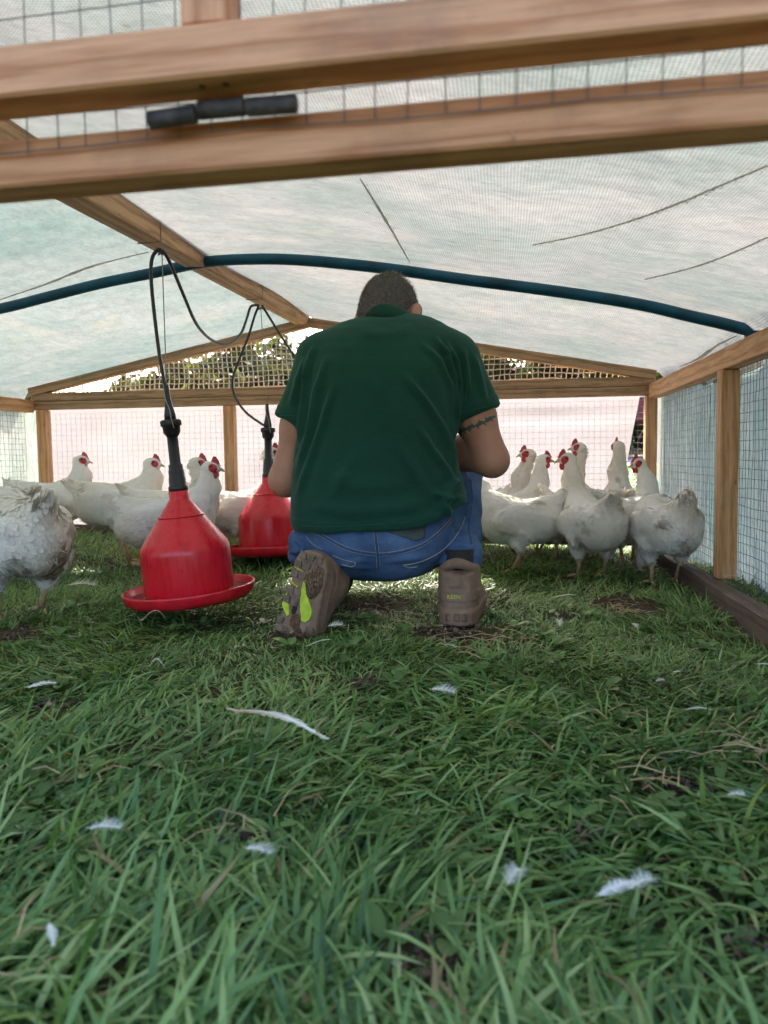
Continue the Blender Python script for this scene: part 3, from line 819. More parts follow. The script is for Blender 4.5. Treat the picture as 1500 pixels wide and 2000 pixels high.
M['mud'] = m_plain('dried_mud', (.13, .075, .04), .95, .5, 90, .8, 120)
M['lime'] = m_plain('lime_rubber', (.50, .66, .035), .5, .18, 50)
M['yellow'] = m_plain('yellow_rubber', (.62, .55, .05), .55, .25, 70)
M['stitch_green'] = m_plain('green_thread', (.022, .088, .062), .9, .3, 200)
M['stitch'] = m_plain('stitch_thread', (.30, .30, .31), .85, .3, 300)
M['stitch_dark'] = m_plain('seam_fold', (.035, .085, .21), .9, .3, 200)
M['tattoo'] = m_plain('tattoo_ink', (.055, .085, .07), .6, .25, 120)
M['patch'] = m_plain('dark_leather', (.045, .062, .065), .7, .2, 40)
M['hairbase'] = m_plain('cropped_hair', (.125, .115, .105), .8, .5, 220, .6, 500)
M['hair'] = m_leaf('grey_hair', .1, .5)

# head frame
hy, hp_ = math.radians(20), math.radians(36)
hR = np.array((math.cos(hy), -math.sin(hy), 0)); f0 = np.array((math.sin(hy), math.cos(hy), 0)); z3 = np.array((0, 0, 1.))
hF = f0*math.cos(hp_)-z3*math.sin(hp_); hU = f0*math.sin(hp_)+z3*math.cos(hp_)
HM = np.stack([hR, hF, hU], 1)
HC = L(761, 606, 2.035)
def hp3(x, y, z): return HC + HM @ np.array((x, y, z))

shR = L(882, 705, 1.985); elR = L(961, 899, 1.99); wrR = L(800, 858, 2.26)
shL = L(628, 700, 1.985); elL = L(557, 938, 2.0); wrL = L(668, 950, 2.26)
B = SDF((-.42, -.30, 0), (.42, .72, 1.02), .0042)
B.ell(HC, (.071, .090, .082), HM, .01); B.ell(hp3(0, .035, -.045), (.058, .065, .075), HM, .025)
B.cone(hp3(0, .06, -.105), hp3(0, .075, -.10), .028, .024, .03)
B.cone(hp3(0, .098, -.02), hp3(0, .112, -.05), .008, .012, .012)
for s_ in (-1, 1):
    B.ell(hp3(s_*.028, .088, -.012), (.015, .010, .009), HM, .006, 'd')
    B.ell(hp3(s_*.082, -.006, -.026), (.0095, .021, .035), HM @ np.array(Matrix.Rotation(-s_*.45, 3, 'Z')), .004)
    B.ell(hp3(s_*.093, .000, -.024), (.006, .010, .018), HM, .003, 'd')
    B.ell(hp3(s_*.074, .003, -.058), (.008, .009, .010), HM, .005)
B.cone(hp3(-.018, .108, -.078), hp3(.018, .108, -.078), .004, .004, .004, 'd')
B.cone(L(752, 655, 1.995), hp3(0, -.03, -.06), .062, .055, .03)
B.cone(L(748, 720, 1.98), L(745, 960, 1.99), .10, .11, .05)
B.cone(L(745, 960, 1.99), L(745, 1060, 2.0), .11, .07, .05)
B.cone(shL, shR, .055, .055, .06)
for (sh_, el_, wr_, sx) in ((shR, elR, wrR, 1), (shL, elL, wrL, -1)):
    mid = sh_*.45+el_*.55; B.cone(sh_, mid, .056, .052, .03)
    B.cone(mid, el_, .051 if sx > 0 else .046, .043 if sx > 0 else .040, .03)
    fm = el_*.68+wr_*.32
    B.cone(el_, fm, .041, .046 if sx > 0 else .043, .02); B.cone(fm, wr_, .044, .028, .02)
    ax = (wr_-el_)/np.linalg.norm(wr_-el_); sd_ = np.cross(ax, z3); sd_ /= np.linalg.norm(sd_); up_ = np.cross(sd_, ax)
    pal = wr_+ax*.05; B.ell(pal, (.042, .052, .018), np.stack([sd_, ax, up_], 1), .02)
    for q, (o, ln) in enumerate(((-.031, .07), (-.011, .08), (.010, .076), (.030, .06))):
        a = pal+sd_*o+ax*.04; m1 = a+ax*ln*.45-up_*.012; m2 = m1+ax*ln*.25-up_*.025; m3 = m2+ax*.004-up_*.022
        B.cone(a, m1, .0098, .009, .006); B.cone(m1, m2, .009, .0082, .004); B.cone(m2, m3, .0082, .007, .004)
    a = pal-sd_*sx*.036-ax*.02; m1 = a-sd_*sx*.026+ax*.028-up_*.01; m2 = m1+ax*.028-up_*.014
    B.cone(a, m1, .014, .0105, .008); B.cone(m1, m2, .0105, .0085, .004)
hipL, hipR = L(693, 1040, 1.985), L(808, 1035, 1.985)
kneeL, ankL = L(632, 1105, 2.40), L(642, 1128, 1.985)
kneeR, ankR = L(890, 925, 2.24), L(893, 1122, 1.955)
B.cone(hipL+np.array((0, .02, -.02)), hipR+np.array((0, .02, -.02)), .07, .07, .05)
for h_, k_, a_ in ((hipL, kneeL, ankL), (hipR, kneeR, ankR)):
    B.cone(h_, k_, .075, .055, .03); B.cone(k_, k_*.6+a_*.4, .05, .05, .03); B.cone(k_*.6+a_*.4, a_, .05, .035, .03)
V, Q = B.mesh(2)
link('body', mesh_np('body', V, Q), M['skin'], person)
bvh_body = BVHTree.FromPolygons([tuple(v) for v in V], [tuple(q) for q in Q])
b = MB()
for s_ in (-1, 1):
    o = MB(); me = bpy.data.meshes.new('eye'); bm = bmesh.new(); bmesh.ops.create_uvsphere(bm, u_segments=12, v_segments=8, radius=.011); bm.to_mesh(me); bm.free()
    link('eye', me, M['white_paint'], person, tuple(hp3(s_*.028, .078, -.012)))

# shirt
rows = [(1062, 586, 872, 1.96, 0.106), (1040, 577, 893, 1.961, 0.118), (1005, 569, 911, 1.962, 0.126), (960, 570, 910, 1.963, 0.131), (920, 572, 898, 1.964, 0.135), (880, 576, 890, 1.966, 0.139), (820, 582, 890, 1.97, 0.141), (760, 584, 897, 1.976, 0.141), (720, 588, 905, 1.98, 0.136), (690, 598, 906, 1.984, 0.129), (668, 613, 898, 1.987, 0.12), (650, 632, 883, 1.99, 0.107), (636, 656, 866, 1.995, 0.093), (626, 684, 846, 1.998, 0.076), (618, 712, 820, 2.001, 0.057), (611, 738, 785, 2.003, 0.033)]
rz, rc, ra, rv, rb = [], [], [], [], []
for (py, xl, xr, D, bb) in rows:
    a, c = L(xl, py, D), L(xr, py, D); rz.append((a[2]+c[2])/2); rc.append((a[0]+c[0])/2); ra.append((c[0]-a[0])/2); rv.append((a[1]+c[1])/2); rb.append(bb)
rz = np.array(rz)
def torso(X, Y, Z):
    zc = np.clip(Z, rz[0], rz[-1])
    cx, a, cv, bb = (np.interp(zc, rz, q).astype(np.float32) for q in (rc, ra, rv, rb))
    q = (np.abs((X-cx)/a)**2.3+np.abs((Y-cv)/bb)**2.3)**(1/2.3)
    d = (q-1)*np.minimum(a, bb)
    return np.maximum(d, (Z-rz[-1])*.9)
hemx = [L(x, y, 1.86) for x, y in ((560, 1038), (640, 1041), (740, 1037), (820, 1030), (860, 1012), (905, 990), (930, 985))]
hx_, hz_ = [p[0] for p in hemx], [p[2] for p in hemx]
S = SDF((-.36, -.36, .08), (.38, .30, .92), .0046)
S.func(torso, (-.30, -.34, .10), (.32, .26, .90), .01)
sl = {}
for (sh_, el_, c0, r0, r1, key) in ((shR, elR, L(931, 812, 1.985), .078, .064, 'R'), (shL, elL, L(577, 826, 1.99), .066, .052, 'L')):
    ax = (c0-sh_)/np.linalg.norm(c0-sh_)
    nrm = ax.copy(); 
    S.cone(sh_+np.array((0, 0, -.006)), c0+ax*.05, r0, r1, .030, clip=(c0, nrm)); sl[key] = (c0, ax)
S.func(lambda X, Y, Z: Z-np.interp(X, hx_, hz_).astype(np.float32), (-.36, -.36, .08), (.38, .30, .30), .004, 'd')
S.cone(elR, shR*.1+elR*.9, .001, .001, .004)
V, Q = S.mesh(2)
N = vnormals(V, Q)
px, py, DD = project(V)
disp = np.zeros(len(V))
def crease(pts, amp, wpx, taper=True):
    P_ = np.array(pts, float); best = np.full(len(V), 1e9); tb = np.zeros(len(V)); n = len(P_)-1
    for i in range(n):
        a, c = P_[i], P_[i+1]; ab = c-a; t = np.clip(((px-a[0])*ab[0]+(py-a[1])*ab[1])/(ab@ab), 0, 1)
        d = np.hypot(px-a[0]-t*ab[0], py-a[1]-t*ab[1]); m = d < best; best[m] = d[m]; tb[m] = (i+t[m])/n
    g = np.exp(-(best/wpx)**2) - .45*np.exp(-(best/(wpx*2.3))**2)
    if taper: g = g*np.clip(np.minimum(tb, 1-tb)*5, 0, 1)
    face = np.clip(-(N[:, 1])*3+.6, 0, 1)
    return amp*g*face
for pts, amp, w_ in [([(780, 722), (828, 779), (864, 834), (884, 880), (893, 930)], .0065, 8), ([(815, 830), (842, 875), (873, 915), (896, 960)], .006, 8),
        ([(845, 655), (875, 690), (890, 740), (895, 800), (888, 860)], .007, 6), ([(868, 662), (893, 705), (902, 750), (900, 800)], .007, 5.5), ([(820, 668), (860, 705), (882, 755), (888, 815)], .005, 7),
        ([(905, 680), (912, 720), (916, 770)], .005, 6), ([(925, 690), (938, 735), (950, 790)], .004, 7),
        ([(640, 690), (617, 760), (609, 812), (594, 876), (576, 935)], .006, 8), ([(655, 740), (625, 840), (600, 910), (580, 975)], .0055, 8), ([(600, 700), (592, 760), (588, 830), (586, 880)], .006, 5),
        ([(598, 690), (580, 740), (566, 800)], .0045, 7), ([(614, 672), (600, 710), (592, 745)], .004, 6),
        ([(600, 985), (680, 1000), (780, 992), (860, 975)], .0028, 16), ([(640, 930), (720, 950), (800, 945)], .002, 20), ([(905, 930), (880, 955), (868, 985), (880, 1010)], .008, 9), ([(845, 960), (880, 975), (905, 968)], .005, 8),
        ([(735, 760), (740, 850), (745, 930)], -.003, 26), ([(690, 640), (740, 655), (800, 645)], .002, 14), ([(700, 880), (668, 930), (640, 985)], .0022, 14), ([(770, 860), (810, 920), (850, 985)], .003, 13)]:
    disp += crease(pts, amp*3.0, w_*.9)
disp += .0030*vnoise(V*[1, 1, .6], 14, 3) + .0008*vnoise(V, 40, 4)
hemd = V[:, 2]-np.interp(V[:, 0], hx_, hz_)
tors = np.abs(V[:, 0]) < .30
disp += .0022*((hemd < .026) & tors & (V[:, 2] < .32))
for key in sl:
    c0, ax = sl[key]; d_ = (V-c0) @ ax; side = (V[:, 0] > 0) == (c0[0] > 0); near = np.linalg.norm(V-c0, axis=1) < .11
    disp += .0022*((d_ > -.026) & side & near)
V = V+N*disp[:, None]
V = lap(V, Q, .25)
shirt = link('polo_shirt', mesh_np('polo_shirt', V, Q), M['shirt'], person)
bvh_shirt = BVHTree.FromPolygons([tuple(v) for v in V], [tuple(q) for q in Q])
# collar: folded band round the neck
cc = L(755, 631, 1.995); cn = np.array((.03, .30, .95)); cn /= np.linalg.norm(cn)
cx_ = np.cross(np.array((0, 1, 0)), cn); cx_ /= np.linalg.norm(cx_); cy_ = np.cross(cn, cx_)
cV = []; nseg = 56; prof = [(.0585, -.018), (.0655, -.020), (.0685, -.008), (.0660, .006), (.0630, .0135), (.0595, .0145), (.0565, .011), (.0560, -.01)]
for k in range(nseg):
    a = k*2*math.pi/nseg; wv = 1+.012*math.sin(3*a+1); lift = .004*math.sin(a*2+.6)
    for (r_, h_) in prof: cV.append(cc+(cx_*math.cos(a)*r_*1.06+cy_*math.sin(a)*r_*1.18)*wv+cn*(h_*1.15+lift))
m_ = len(prof); cQ = [(k*m_+j, k*m_+(j+1) % m_, ((k+1) % nseg)*m_+(j+1) % m_, ((k+1) % nseg)*m_+j) for k in range(nseg) for j in range(m_)]
link('collar', mesh_np('collar', np.array(cV), np.array(cQ)[:, ::-1]), M['shirt'], shirt)

# jeans
J = SDF((-.34, -.30, .0), (.36, .58, .52), .0046)
J.ell(L(738, 1040, 1.975), (.180, .119, .126), None, .03)
J.ell(L(676, 1066, 1.955), (.100, .092, .072), None, .04); J.ell(L(798, 1064, 1.955), (.103, .092, .072), None, .04)
J.cone(hipL+np.array((0, .03, 0)), kneeL, .090, .074, .03); J.cone(kneeL, ankL+np.array((0, .03, 0)), .072, .062, .015)
J.ell(L(594, 1058, 1.97), (.042, .06, .042), None, .012); J.ell(L(586, 1084, 2.0), (.030, .05, .030), None, .006)
J.cone(hipR+np.array((.012, .03, -.005)), kneeR, .098, .080, .03)
J.cone(kneeR, ankR, .076, .060, .010, clip=(L(893, 1103, 1.95), np.array((-.05, -.1, -1.))))
J.cone(L(897, 1080, 1.96), L(893, 1100, 1.95), .060, .058, .008, clip=(L(893, 1103, 1.95), np.array((-.05, -.1, -1.))))
J.func(lambda X, Y, Z: Z-.013+0*X+0*Y, (-.34, -.26, 0), (.36, .62, .03), .004, 'd')
V, Q = J.mesh(2); N = vnormals(V, Q); px, py, DD = project(V)
disp = .005*vnoise(V*[1, 1, 1.6], 15, 8)+.0018*vnoise(V, 42, 9)
for pts, amp, w_ in [([(905, 900), (918, 960), (915, 1030)], .006, 6), ([(870, 1070), (905, 1062), (930, 1070)], .006, 6), ([(860, 1088), (900, 1080), (932, 1088)], .006, 5), ([(900, 1040), (925, 1050), (935, 1045)], .005, 6),
        ([(575, 1050), (590, 1065), (598, 1085)], .006, 5), ([(565, 1075), (580, 1078), (600, 1070)], .005, 5), ([(640, 1100), (690, 1108), (740, 1112)], .003, 6), ([(655, 1108), (700, 1096), (735, 1100)], .003, 6), ([(745, 1100), (800, 1090), (850, 1085)], .003, 7), ([(885, 1000), (905, 985), (925, 990)], .005, 6), ([(880, 950), (905, 935), (922, 945)], .005, 6)]: disp += crease(pts, amp*1.7, w_)
V = lap(V+N*disp[:, None], Q, .25)
jeans = link('jeans', mesh_np('jeans', V, Q), M['denim'], person)
bvh_jeans = BVHTree.FromPolygons([tuple(v) for v in V], [tuple(q) for q in Q])
camL = Vector(RotYi @ (CAM-PB))
def drape(bv, pix, off, step=3.0):
    out = []
    for i in range(len(pix)-1):
        a, c = np.array(pix[i], float), np.array(pix[i+1], float); n = max(1, int(np.hypot(*(c-a))/step))
        for k in range(n+(1 if i == len(pix)-2 else 0)):
            p = a+(c-a)*k/n; d = Vector(RotYi @ ray_dir(*p)); hit = bv.ray_cast(camL, d)
            if hit[0] is not None: out.append(hit[0]-d*off)
    return out
def curve2d(pix, n=6): return [(p.x, p.y) for p in catmull([(x, y, 0) for x, y in pix], n)]
def seam_line(name, pix, bv, par, mat, r=.0013, off=.0008):
    pts = drape(bv, curve2d(pix), off)
    if len(pts) > 2:
        b = MB(); b.tube(pts, r, 5); b.build(name, mat, par, True)
yoke = [(600, 1036), (623, 1043), (667, 1067), (700, 1078), (740, 1083), (773, 1080), (817, 1068), (850, 1047), (885, 1012)]
seam_line('seam', yoke, bvh_jeans, jeans, M['stitch_dark'], .0028, .0005)
seam_line('stitching', [(x, y-3.2) for x, y in yoke], bvh_jeans, jeans, M['stitch'], .0009); seam_line('stitching', [(x, y+3.2) for x, y in yoke], bvh_jeans, jeans, M['stitch'], .0009)
mid_ = [(733, 1036), (735, 1060), (738, 1084), (739, 1110)]
seam_line('seam', mid_, bvh_jeans, jeans, M['stitch_dark'], .0026, .0005)
seam_line('stitching', [(x-3, y) for x, y in mid_], bvh_jeans, jeans, M['stitch'], .0009); seam_line('stitching', [(x+3, y) for x, y in mid_], bvh_jeans, jeans, M['stitch'], .0009)
for pk in ([(787, 1104), (808, 1101), (833, 1093), (860, 1078), (882, 1058), (898, 1035), (909, 1010)], [(650, 1085), (672, 1094), (693, 1099), (688, 1107), (668, 1103)], [(787, 1104), (800, 1109), (815, 1107)]):
    seam_line('pocket_edge', pk, bvh_jeans, jeans, M['stitch'], .0016, .001)
seam_line('side_seam', [(919, 935), (922, 980), (916, 1030), (921, 1062)], bvh_jeans, jeans, M['stitch_dark'], .002)
seam_line('stitching', [(597, 1046), (610, 1062), (630, 1073)], bvh_jeans, jeans, M['stitch'], .0012)
def patch(name, poly, bv, par, mat, off=.0022, n=10):
    """small quilted patch draped on a surface: poly = four pixel corners"""
    V = []; A = [np.array(p, float) for p in poly]
    for i in range(n+1):
        for j in range(n+1):
            u, v = i/n, j/n; p = (A[0]*(1-u)+A[1]*u)*(1-v)+(A[3]*(1-u)+A[2]*u)*v
            d = Vector(RotYi @ ray_dir(*p)); hit = bv.ray_cast(camL, d)
            if hit[0] is None: return
            V.append(tuple(hit[0]-d*off))
    Q = [(i*(n+1)+j, (i+1)*(n+1)+j, (i+1)*(n+1)+j+1, i*(n+1)+j+1) for i in range(n) for j in range(n)]
    o = link(name, mesh_np(name, np.array(V), np.array(Q)), mat, par)
    md = o.modifiers.new('thickness', 'SOLIDIFY'); md.thickness = .0015; md.offset = 0
patch('waist_patch', [(745, 1036), (832, 1029), (829, 1050), (815, 1057)], bvh_jeans, jeans, M['patch'])
patch('belt_loop', [(699, 1034), (709, 1034), (709, 1044), (699, 1044)], bvh_jeans, jeans, M['stitch_dark'], .003, 4)
# sleeve and hem stitching
seam_line('hem_stitch', [(588, 1027), (640, 1029), (740, 1024), (820, 1016), (862, 999)], bvh_shirt, shirt, M['stitch_green'], .0008, .0004)
for pk in ([(548, 811), (562, 812), (581, 812)], [(900, 806), (925, 800), (950, 795), (967, 790)], [(612, 668), (600, 700), (590, 735), (584, 775)], [(897, 668), (910, 700), (914, 740), (908, 790)]): seam_line('hem_stitch', pk, bvh_shirt, shirt, M['stitch_green'], .0008, .0004)
# tattoo: thorn band on the right upper arm
tv, tf = [], []
def tat(poly):
    pts = []
    for p in poly:
        d = Vector(RotYi @ ray_dir(*p)); h = bvh_body.ray_cast(camL, d)
        if h[0] is None: return
        pts.append(h[0]-d*.0009)
    n = len(tv); tv.extend(tuple(p) for p in pts); tf.append(tuple(range(n, n+len(pts))))
bandc = curve2d([(893, 841), (904, 841), (915, 836), (926, 833), (937, 827), (948, 823), (958, 817), (968, 813)], 4)
for i in range(len(bandc)-1):
    (x0, y0), (x1, y1) = bandc[i], bandc[i+1]; w0 = 3.4+1.6*math.sin(i*.9); w1 = 3.4+1.6*math.sin((i+1)*.9)
    tat([(x0, y0-w0), (x1, y1-w1), (x1, y1+w1), (x0, y0+w0)])
for (x, y, dx, dy) in [(899, 843, 3, 9), (908, 838, -6, -8), (915, 838, 7, 9), (924, 832, -7, -9), (931, 832, 8, 9), (938, 826, -5, -10), (944, 826, 9, 8), (951, 820, -4, -9), (957, 819, 10, 7), (904, 842, 10, 8)]:
    tat([(x-3.6, y), (x+3.6, y-1), (x+dx*.6+.6, y+dy*.6), (x+dx, y+dy), (x+dx*.5-1, y+dy*.5)])
if tv:
    me = bpy.data.meshes.new('tattoo'); me.from_pydata(tv, [], tf); me.update(); link('tattoo', me, M['tattoo'], person)

# hair
H = SDF(HC-.13, HC+.13, .0035)
H.ell(hp3(0, -.004, .004), (.0735, .091, .084), HM, .004)
H.ell(hp3(0, -.040, -.050), (.062, .050, .065), HM, .02)
pl_ = hp3(0, -.02, -.100); n_ = -hU*.93-hF*.05; fr_ = hp3(0, .072, 0)
H.func(lambda X, Y, Z: -np.maximum((X-pl_[0])*n_[0]+(Y-pl_[1])*n_[1]+(Z-pl_[2])*n_[2], (X-fr_[0])*hF[0]+(Y-fr_[1])*hF[1]+(Z-fr_[2])*hF[2]-.0), HC-.13, HC+.13, .006, 'd')
for s_ in (-1, 1): H.ell(hp3(s_*.084, .006, -.046), (.03, .040, .050), HM, .008, 'd')
V, Q = H.mesh(2); N = vnormals(V, Q)
hair = link('hair', mesh_np('hair', V, Q), M['hairbase'], person)
fi = rng.integers(0, len(Q), 15000); ww = rng.dirichlet((1, 1, 1, 1), len(fi))
P0 = (V[Q[fi]]*ww[:, :, None]).sum(1); N0 = N[Q[fi, 0]]
dirs = N0*.55 - hF*.35 - hU*.35 + rng.normal(0, .22, N0.shape); dirs /= np.linalg.norm(dirs, axis=1, keepdims=True)
top = ((P0-HC) @ hU) > .06
ln = np.where(top, rng.uniform(.010, .018, len(fi)), rng.uniform(.005, .010, len(fi)))[:, None]
dirs[top] = N0[top]*.8+rng.normal(0, .3, (top.sum(), 3))+hF*.2; dirs /= np.linalg.norm(dirs, axis=1, keepdims=True)
sd_ = np.cross(dirs, N0+rng.normal(0, .4, N0.shape)); sd_ /= np.linalg.norm(sd_, axis=1, keepdims=True)+1e-9
Vh = np.stack([P0-N0*.001-sd_*.00045, P0-N0*.001+sd_*.00045, P0+dirs*ln], 1).reshape(-1, 3)
g = rng.uniform(.06, .18, len(fi)); g = np.where(rng.random(len(fi)) < .45, rng.uniform(.2, .45, len(fi)), g)
link('cropped_strands', mesh_np('cropped_strands', Vh, None, np.arange(len(Vh)).reshape(-1, 3), False, np.repeat(np.stack([g*1.08, g, g*.92], 1), 3, 0)), M['hair'], hair)['kind'] = 'stuff'

# boots (local: heel at y=0, toe at y=.30, sole at z=0)
def boot_mesh(bend=None):
    K = SDF((-.085, -.03, -.02), (.085, .34, .20), .0032)
    yy = [-.02, 0, .012, .035, .09, .14, .20, .25, .285, .305, .33]; hw = [.0, .016, .034, .043, .041, .043, .052, .050, .036, .012, 0]
    def sole(X, Y, Z):
        w_ = np.interp(Y, yy, hw).astype(np.float32); return np.maximum(np.maximum(np.abs(X-.004*np.sin(Y*12))-w_, np.abs(Z-.017)-.017), np.maximum(-Y, Y-.306))
    K.func(sole, (-.07, -.01, -.01), (.07, .32, .05), .004)
    cl = ((0, .07, .130), (0, -.15, 1)); K.cone((0, .052, .05), (0, .066, .125), .0445, .0465, .012, clip=cl); K.cone((0, .075, .06), (0, .09, .12), .044, .045, .02, clip=cl)
    K.cone((0, .10, .10), (.002, .19, .056), .046, .043, .03); K.ell((.003, .235, .045), (.0495, .066, .040), None, .02)
    K.ell((0, .12, .048), (.046, .11, .036), None, .02)
    def ring(X, Y, Z):
        x, y = X/.040, (Y-.080)/.050; ph = np.arctan2(y, x); zc = .141+.010*np.cos(2*(ph+math.pi/2))*np.where(y < .3, 1, .4)-.006*np.sin(4*ph)*0
        r_ = (np.sqrt(x*x+y*y)-1)*.044
        return np.sqrt(r_**2+((Z-zc)*.85)**2)-.0115
    K.func(ring, (-.07, .0, .11), (.07, .16, .175), .004)
    K.cone((0, .080, .125), (0, .085, .20), .031, .034, .006, 'd')
    V, Q = K.mesh(1); N = vnormals(V, Q)
    z, y = V[:, 2], V[:, 1]
    back = np.clip((.10-y)*40, 0, 1)
    d = .0026*back*((z > .060) & (z < .086)) + .0034*(z < .040)*(z > .004)
    d += -.0022*((np.abs(V[:, 0]-.004) < .0022) | (np.abs(V[:, 0]+.016) < .0018) | (np.abs(V[:, 0]-.022) < .0018))*back*((z > .014) & (z < .032))
    d += .0018*((np.abs(V[:, 0]+.006) < .014) & (z > .094) & (z < .128))*back
    V = V+N*d[:, None]
    if bend:
        y0, ang = bend; t = np.clip((V[:, 1]-y0+.03)/.06, 0, 1); a = ang*t*t*(3-2*t)
        yy_ = V[:, 1]-y0; zz_ = V[:, 2]-.004; far = yy_ > -.03
        yn = np.where(far, yy_*np.cos(a)-zz_*np.sin(a)*1.0, yy_); zn = np.where(far, yy_*np.sin(a)+zz_*np.cos(a), zz_)
        V = np.stack([V[:, 0], y0+yn, zn+.004], 1)
    return V, Q
def place(o, org, ex, ey, ez):
    setm(o, Matrix(((ex[0], ey[0], ez[0], org[0]), (ex[1], ey[1], ez[1], org[1]), (ex[2], ey[2], ez[2], org[2]), (0, 0, 0, 1))))
V, Q = boot_mesh()
bootR = link('boot', mesh_np('boot', V, Q), M['boot'], person); bootR['label'] = 'dusty brown boot standing flat, seen from the heel'
a = -.20; oR = L(891, 1230, 1.85); oR[2] = .004
place(bootR, oR, (math.cos(a), math.sin(a), 0), (-math.sin(a), math.cos(a), 0), (0, 0, 1))
tc = bpy.data.curves.new('lettering', 'FONT'); tc.body = 'KEEN'; tc.size = .0135; tc.extrude = .0004; tc.align_x = 'CENTER'
to = bpy.data.objects.new('lettering', tc); COL.objects.link(to)
dg = bpy.context.evaluated_depsgraph_get(); tm = bpy.data.meshes.new_from_object(to.evaluated_get(dg)); bpy.data.objects.remove(to)
lt = link('lettering', tm, M['lime'], bootR); lt.location = (-.006, -.0012+.0035, .0685); lt.rotation_euler = (math.radians(86), 0, 0)
# keep the lettering just proud of the heel strap
bv = BVHTree.FromPolygons([tuple(v) for v in V], [tuple(q) for q in Q])
h = bv.ray_cast(Vector((-.006, -.2, .073)), Vector((0, 1, 0)))
if h[0] is not None: lt.location.y = h[0].y-.0016
for xx in (-.018, .002, .020):
    b = MB()
    hh = bv.ray_cast(Vector((xx, -.2, .023)), Vector((0, 1, 0)))
    yv = hh[0].y-.0006 if hh[0] is not None else 0
    for (dx, dz, sx, sz) in ((-.006, 0, .0014, .016), (.006, 0, .0014, .016), (0, .008, .0134, .0014), (0, -.008, .0134, .0014)): b.box((xx+dx, yv, .024+dz), (sx, .003, sz))
    b.build('heel_window', M['mud'], bootR, False)
b = MB(); b.lathe([(.001, -.03), (.037, -.03), (.037, .05), (.001, .05)], 24); b.build('sock', M['black_cloth'], bootR, True, 0, (0, .082, .13))
V, Q = boot_mesh((.205, 1.25))
bootL = link('boot', mesh_np('boot', V, Q), M['boot'], person); bootL['label'] = 'muddy brown boot on its toes, sole with lime patches showing'
ey = np.array((-.25, .02, -.97)); ey /= np.linalg.norm(ey); ez = np.array((.42, .90, 0)); ez -= ey*(ez@ey); ez /= np.linalg.norm(ez); ex = np.cross(ey, ez)
oL = L(611, 1080, 1.815); place(bootL, oL, ex, ey, ez)
# sole details in the boot's own frame, just below z = 0 ; screen right is -x here
sgnx = 1 if (ex @ np.array((1, 0, 0))) > 0 else -1
def sole_poly(name, pts, mat, th=.003, z=-.0008, smooth=False):
    b = MB(); n = len(pts); vs_ = [(x*sgnx, y, z+.004) for x, y in pts]+[(x*sgnx, y, z-th) for x, y in pts]
    fs = [tuple(range(n)), tuple(range(2*n-1, n-1, -1))]+[(i, (i+1) % n, n+(i+1) % n, n+i) for i in range(n)]
    b.add(vs_, fs); return b.build(name, mat, bootL, False, .0006)
lug_rows = [(.012, (-.022, .0, .022)), (.035, (-.031, -.008, .016)), (.058, (-.034, -.013)), (.100, (-.036, -.014)), (.125, (-.040, -.016)), (.196, (-.040, -.016, .010, .034)), (.178, (-.042, .038))]
for (y, xs_) in lug_rows:
    for x in xs_:
        j = rng.normal(0, .0012, 8)
        sole_poly('tread_lug', [(x-.0095+j[0], y-.009+j[1]), (x+.0095+j[2], y-.0085+j[3]), (x+.0088+j[4], y+.009+j[5]), (x-.009+j[6], y+.0085+j[7])], M['rubber'], .0042)
for (y, x0_, x1_) in ((.047, -.037, -.012), (.085, -.041, -.016)):
    for k in range(4):
        u = x0_+(x1_-x0_)*(k+.5)/4; yk = y+.006*(k/3-.5)
        sole_poly('yellow_bar', [(u-.0026, yk-.003), (u+.0026, yk-.0026), (u+.0026, yk+.003), (u-.0026, yk+.0026)], M['yellow'], .0036)
sole_poly('lime_patch', [(-.006, .072), (.000, .074), (.008, .092), (.020, .112), (.034, .130), (.036, .142), (.033, .156), (.024, .164), (.012, .163), (.010, .152), (.004, .140), (-.002, .118), (-.006, .092)], M['lime'], .0030)
sole_poly('lime_patch', [(-.044, .112), (-.036, .122), (-.028, .140), (-.022, .160), (-.028, .164), (-.040, .152), (-.048, .142)], M['lime'], .0030)
sole_poly('arch_ring', [(-.018, .135), (-.010, .133), (-.006, .140), (-.008, .156), (-.014, .158), (-.019, .150)], M['black_cloth'], .0020)
K = SDF((-.06, .0, -.02), (.06, .22, .012), .0028)
K.ell((.022*sgnx, .068, .0), (.023, .040, .0085), None, .004); K.ell((.028*sgnx, .045, .0), (.015, .02, .007), None, .004); K.ell((-.002*sgnx, .170, 0), (.016, .02, .0065), None, .004); K.ell((.006*sgnx, .188, 0), (.02, .012, .006), None, .004)
Vm, Qm = K.mesh(1); Nm = vnormals(Vm, Qm); Vm = Vm+Nm*(.0022*vnoise(Vm, 160, 3)+.0012*vnoise(Vm, 380, 4))[:, None]
link('caked_mud', mesh_np('caked_mud', Vm, Qm, None, False), M['mud'], bootL)
M['straw'] = m_plain('dry_straw', (.46, .33, .17), .8, .3, 60)
b = MB()
for q in range(60):
    x, y = (.022+rng.normal(0, .010))*sgnx, .066+rng.normal(0, .018); a = rng.uniform(0, 6.28); l_ = rng.uniform(.003, .009)
    b.tube([(x, y, -.0085), (x+math.cos(a)*l_, y+math.sin(a)*l_, -.0098)], .0004, 3)
for (x, y, a, l_) in ((.004, .05, 1.7, .035), (.03, .03, 1.4, .03), (.012, .02, 1.6, .022)):
    b.tube([(x*sgnx, y, -.0095), (x*sgnx+math.cos(a)*l_, y+math.sin(a)*l_, -.0105)], .0005, 3)
b.build('straw_bits', M['straw'], bootL, False)['kind'] = 'stuff'
b = MB()
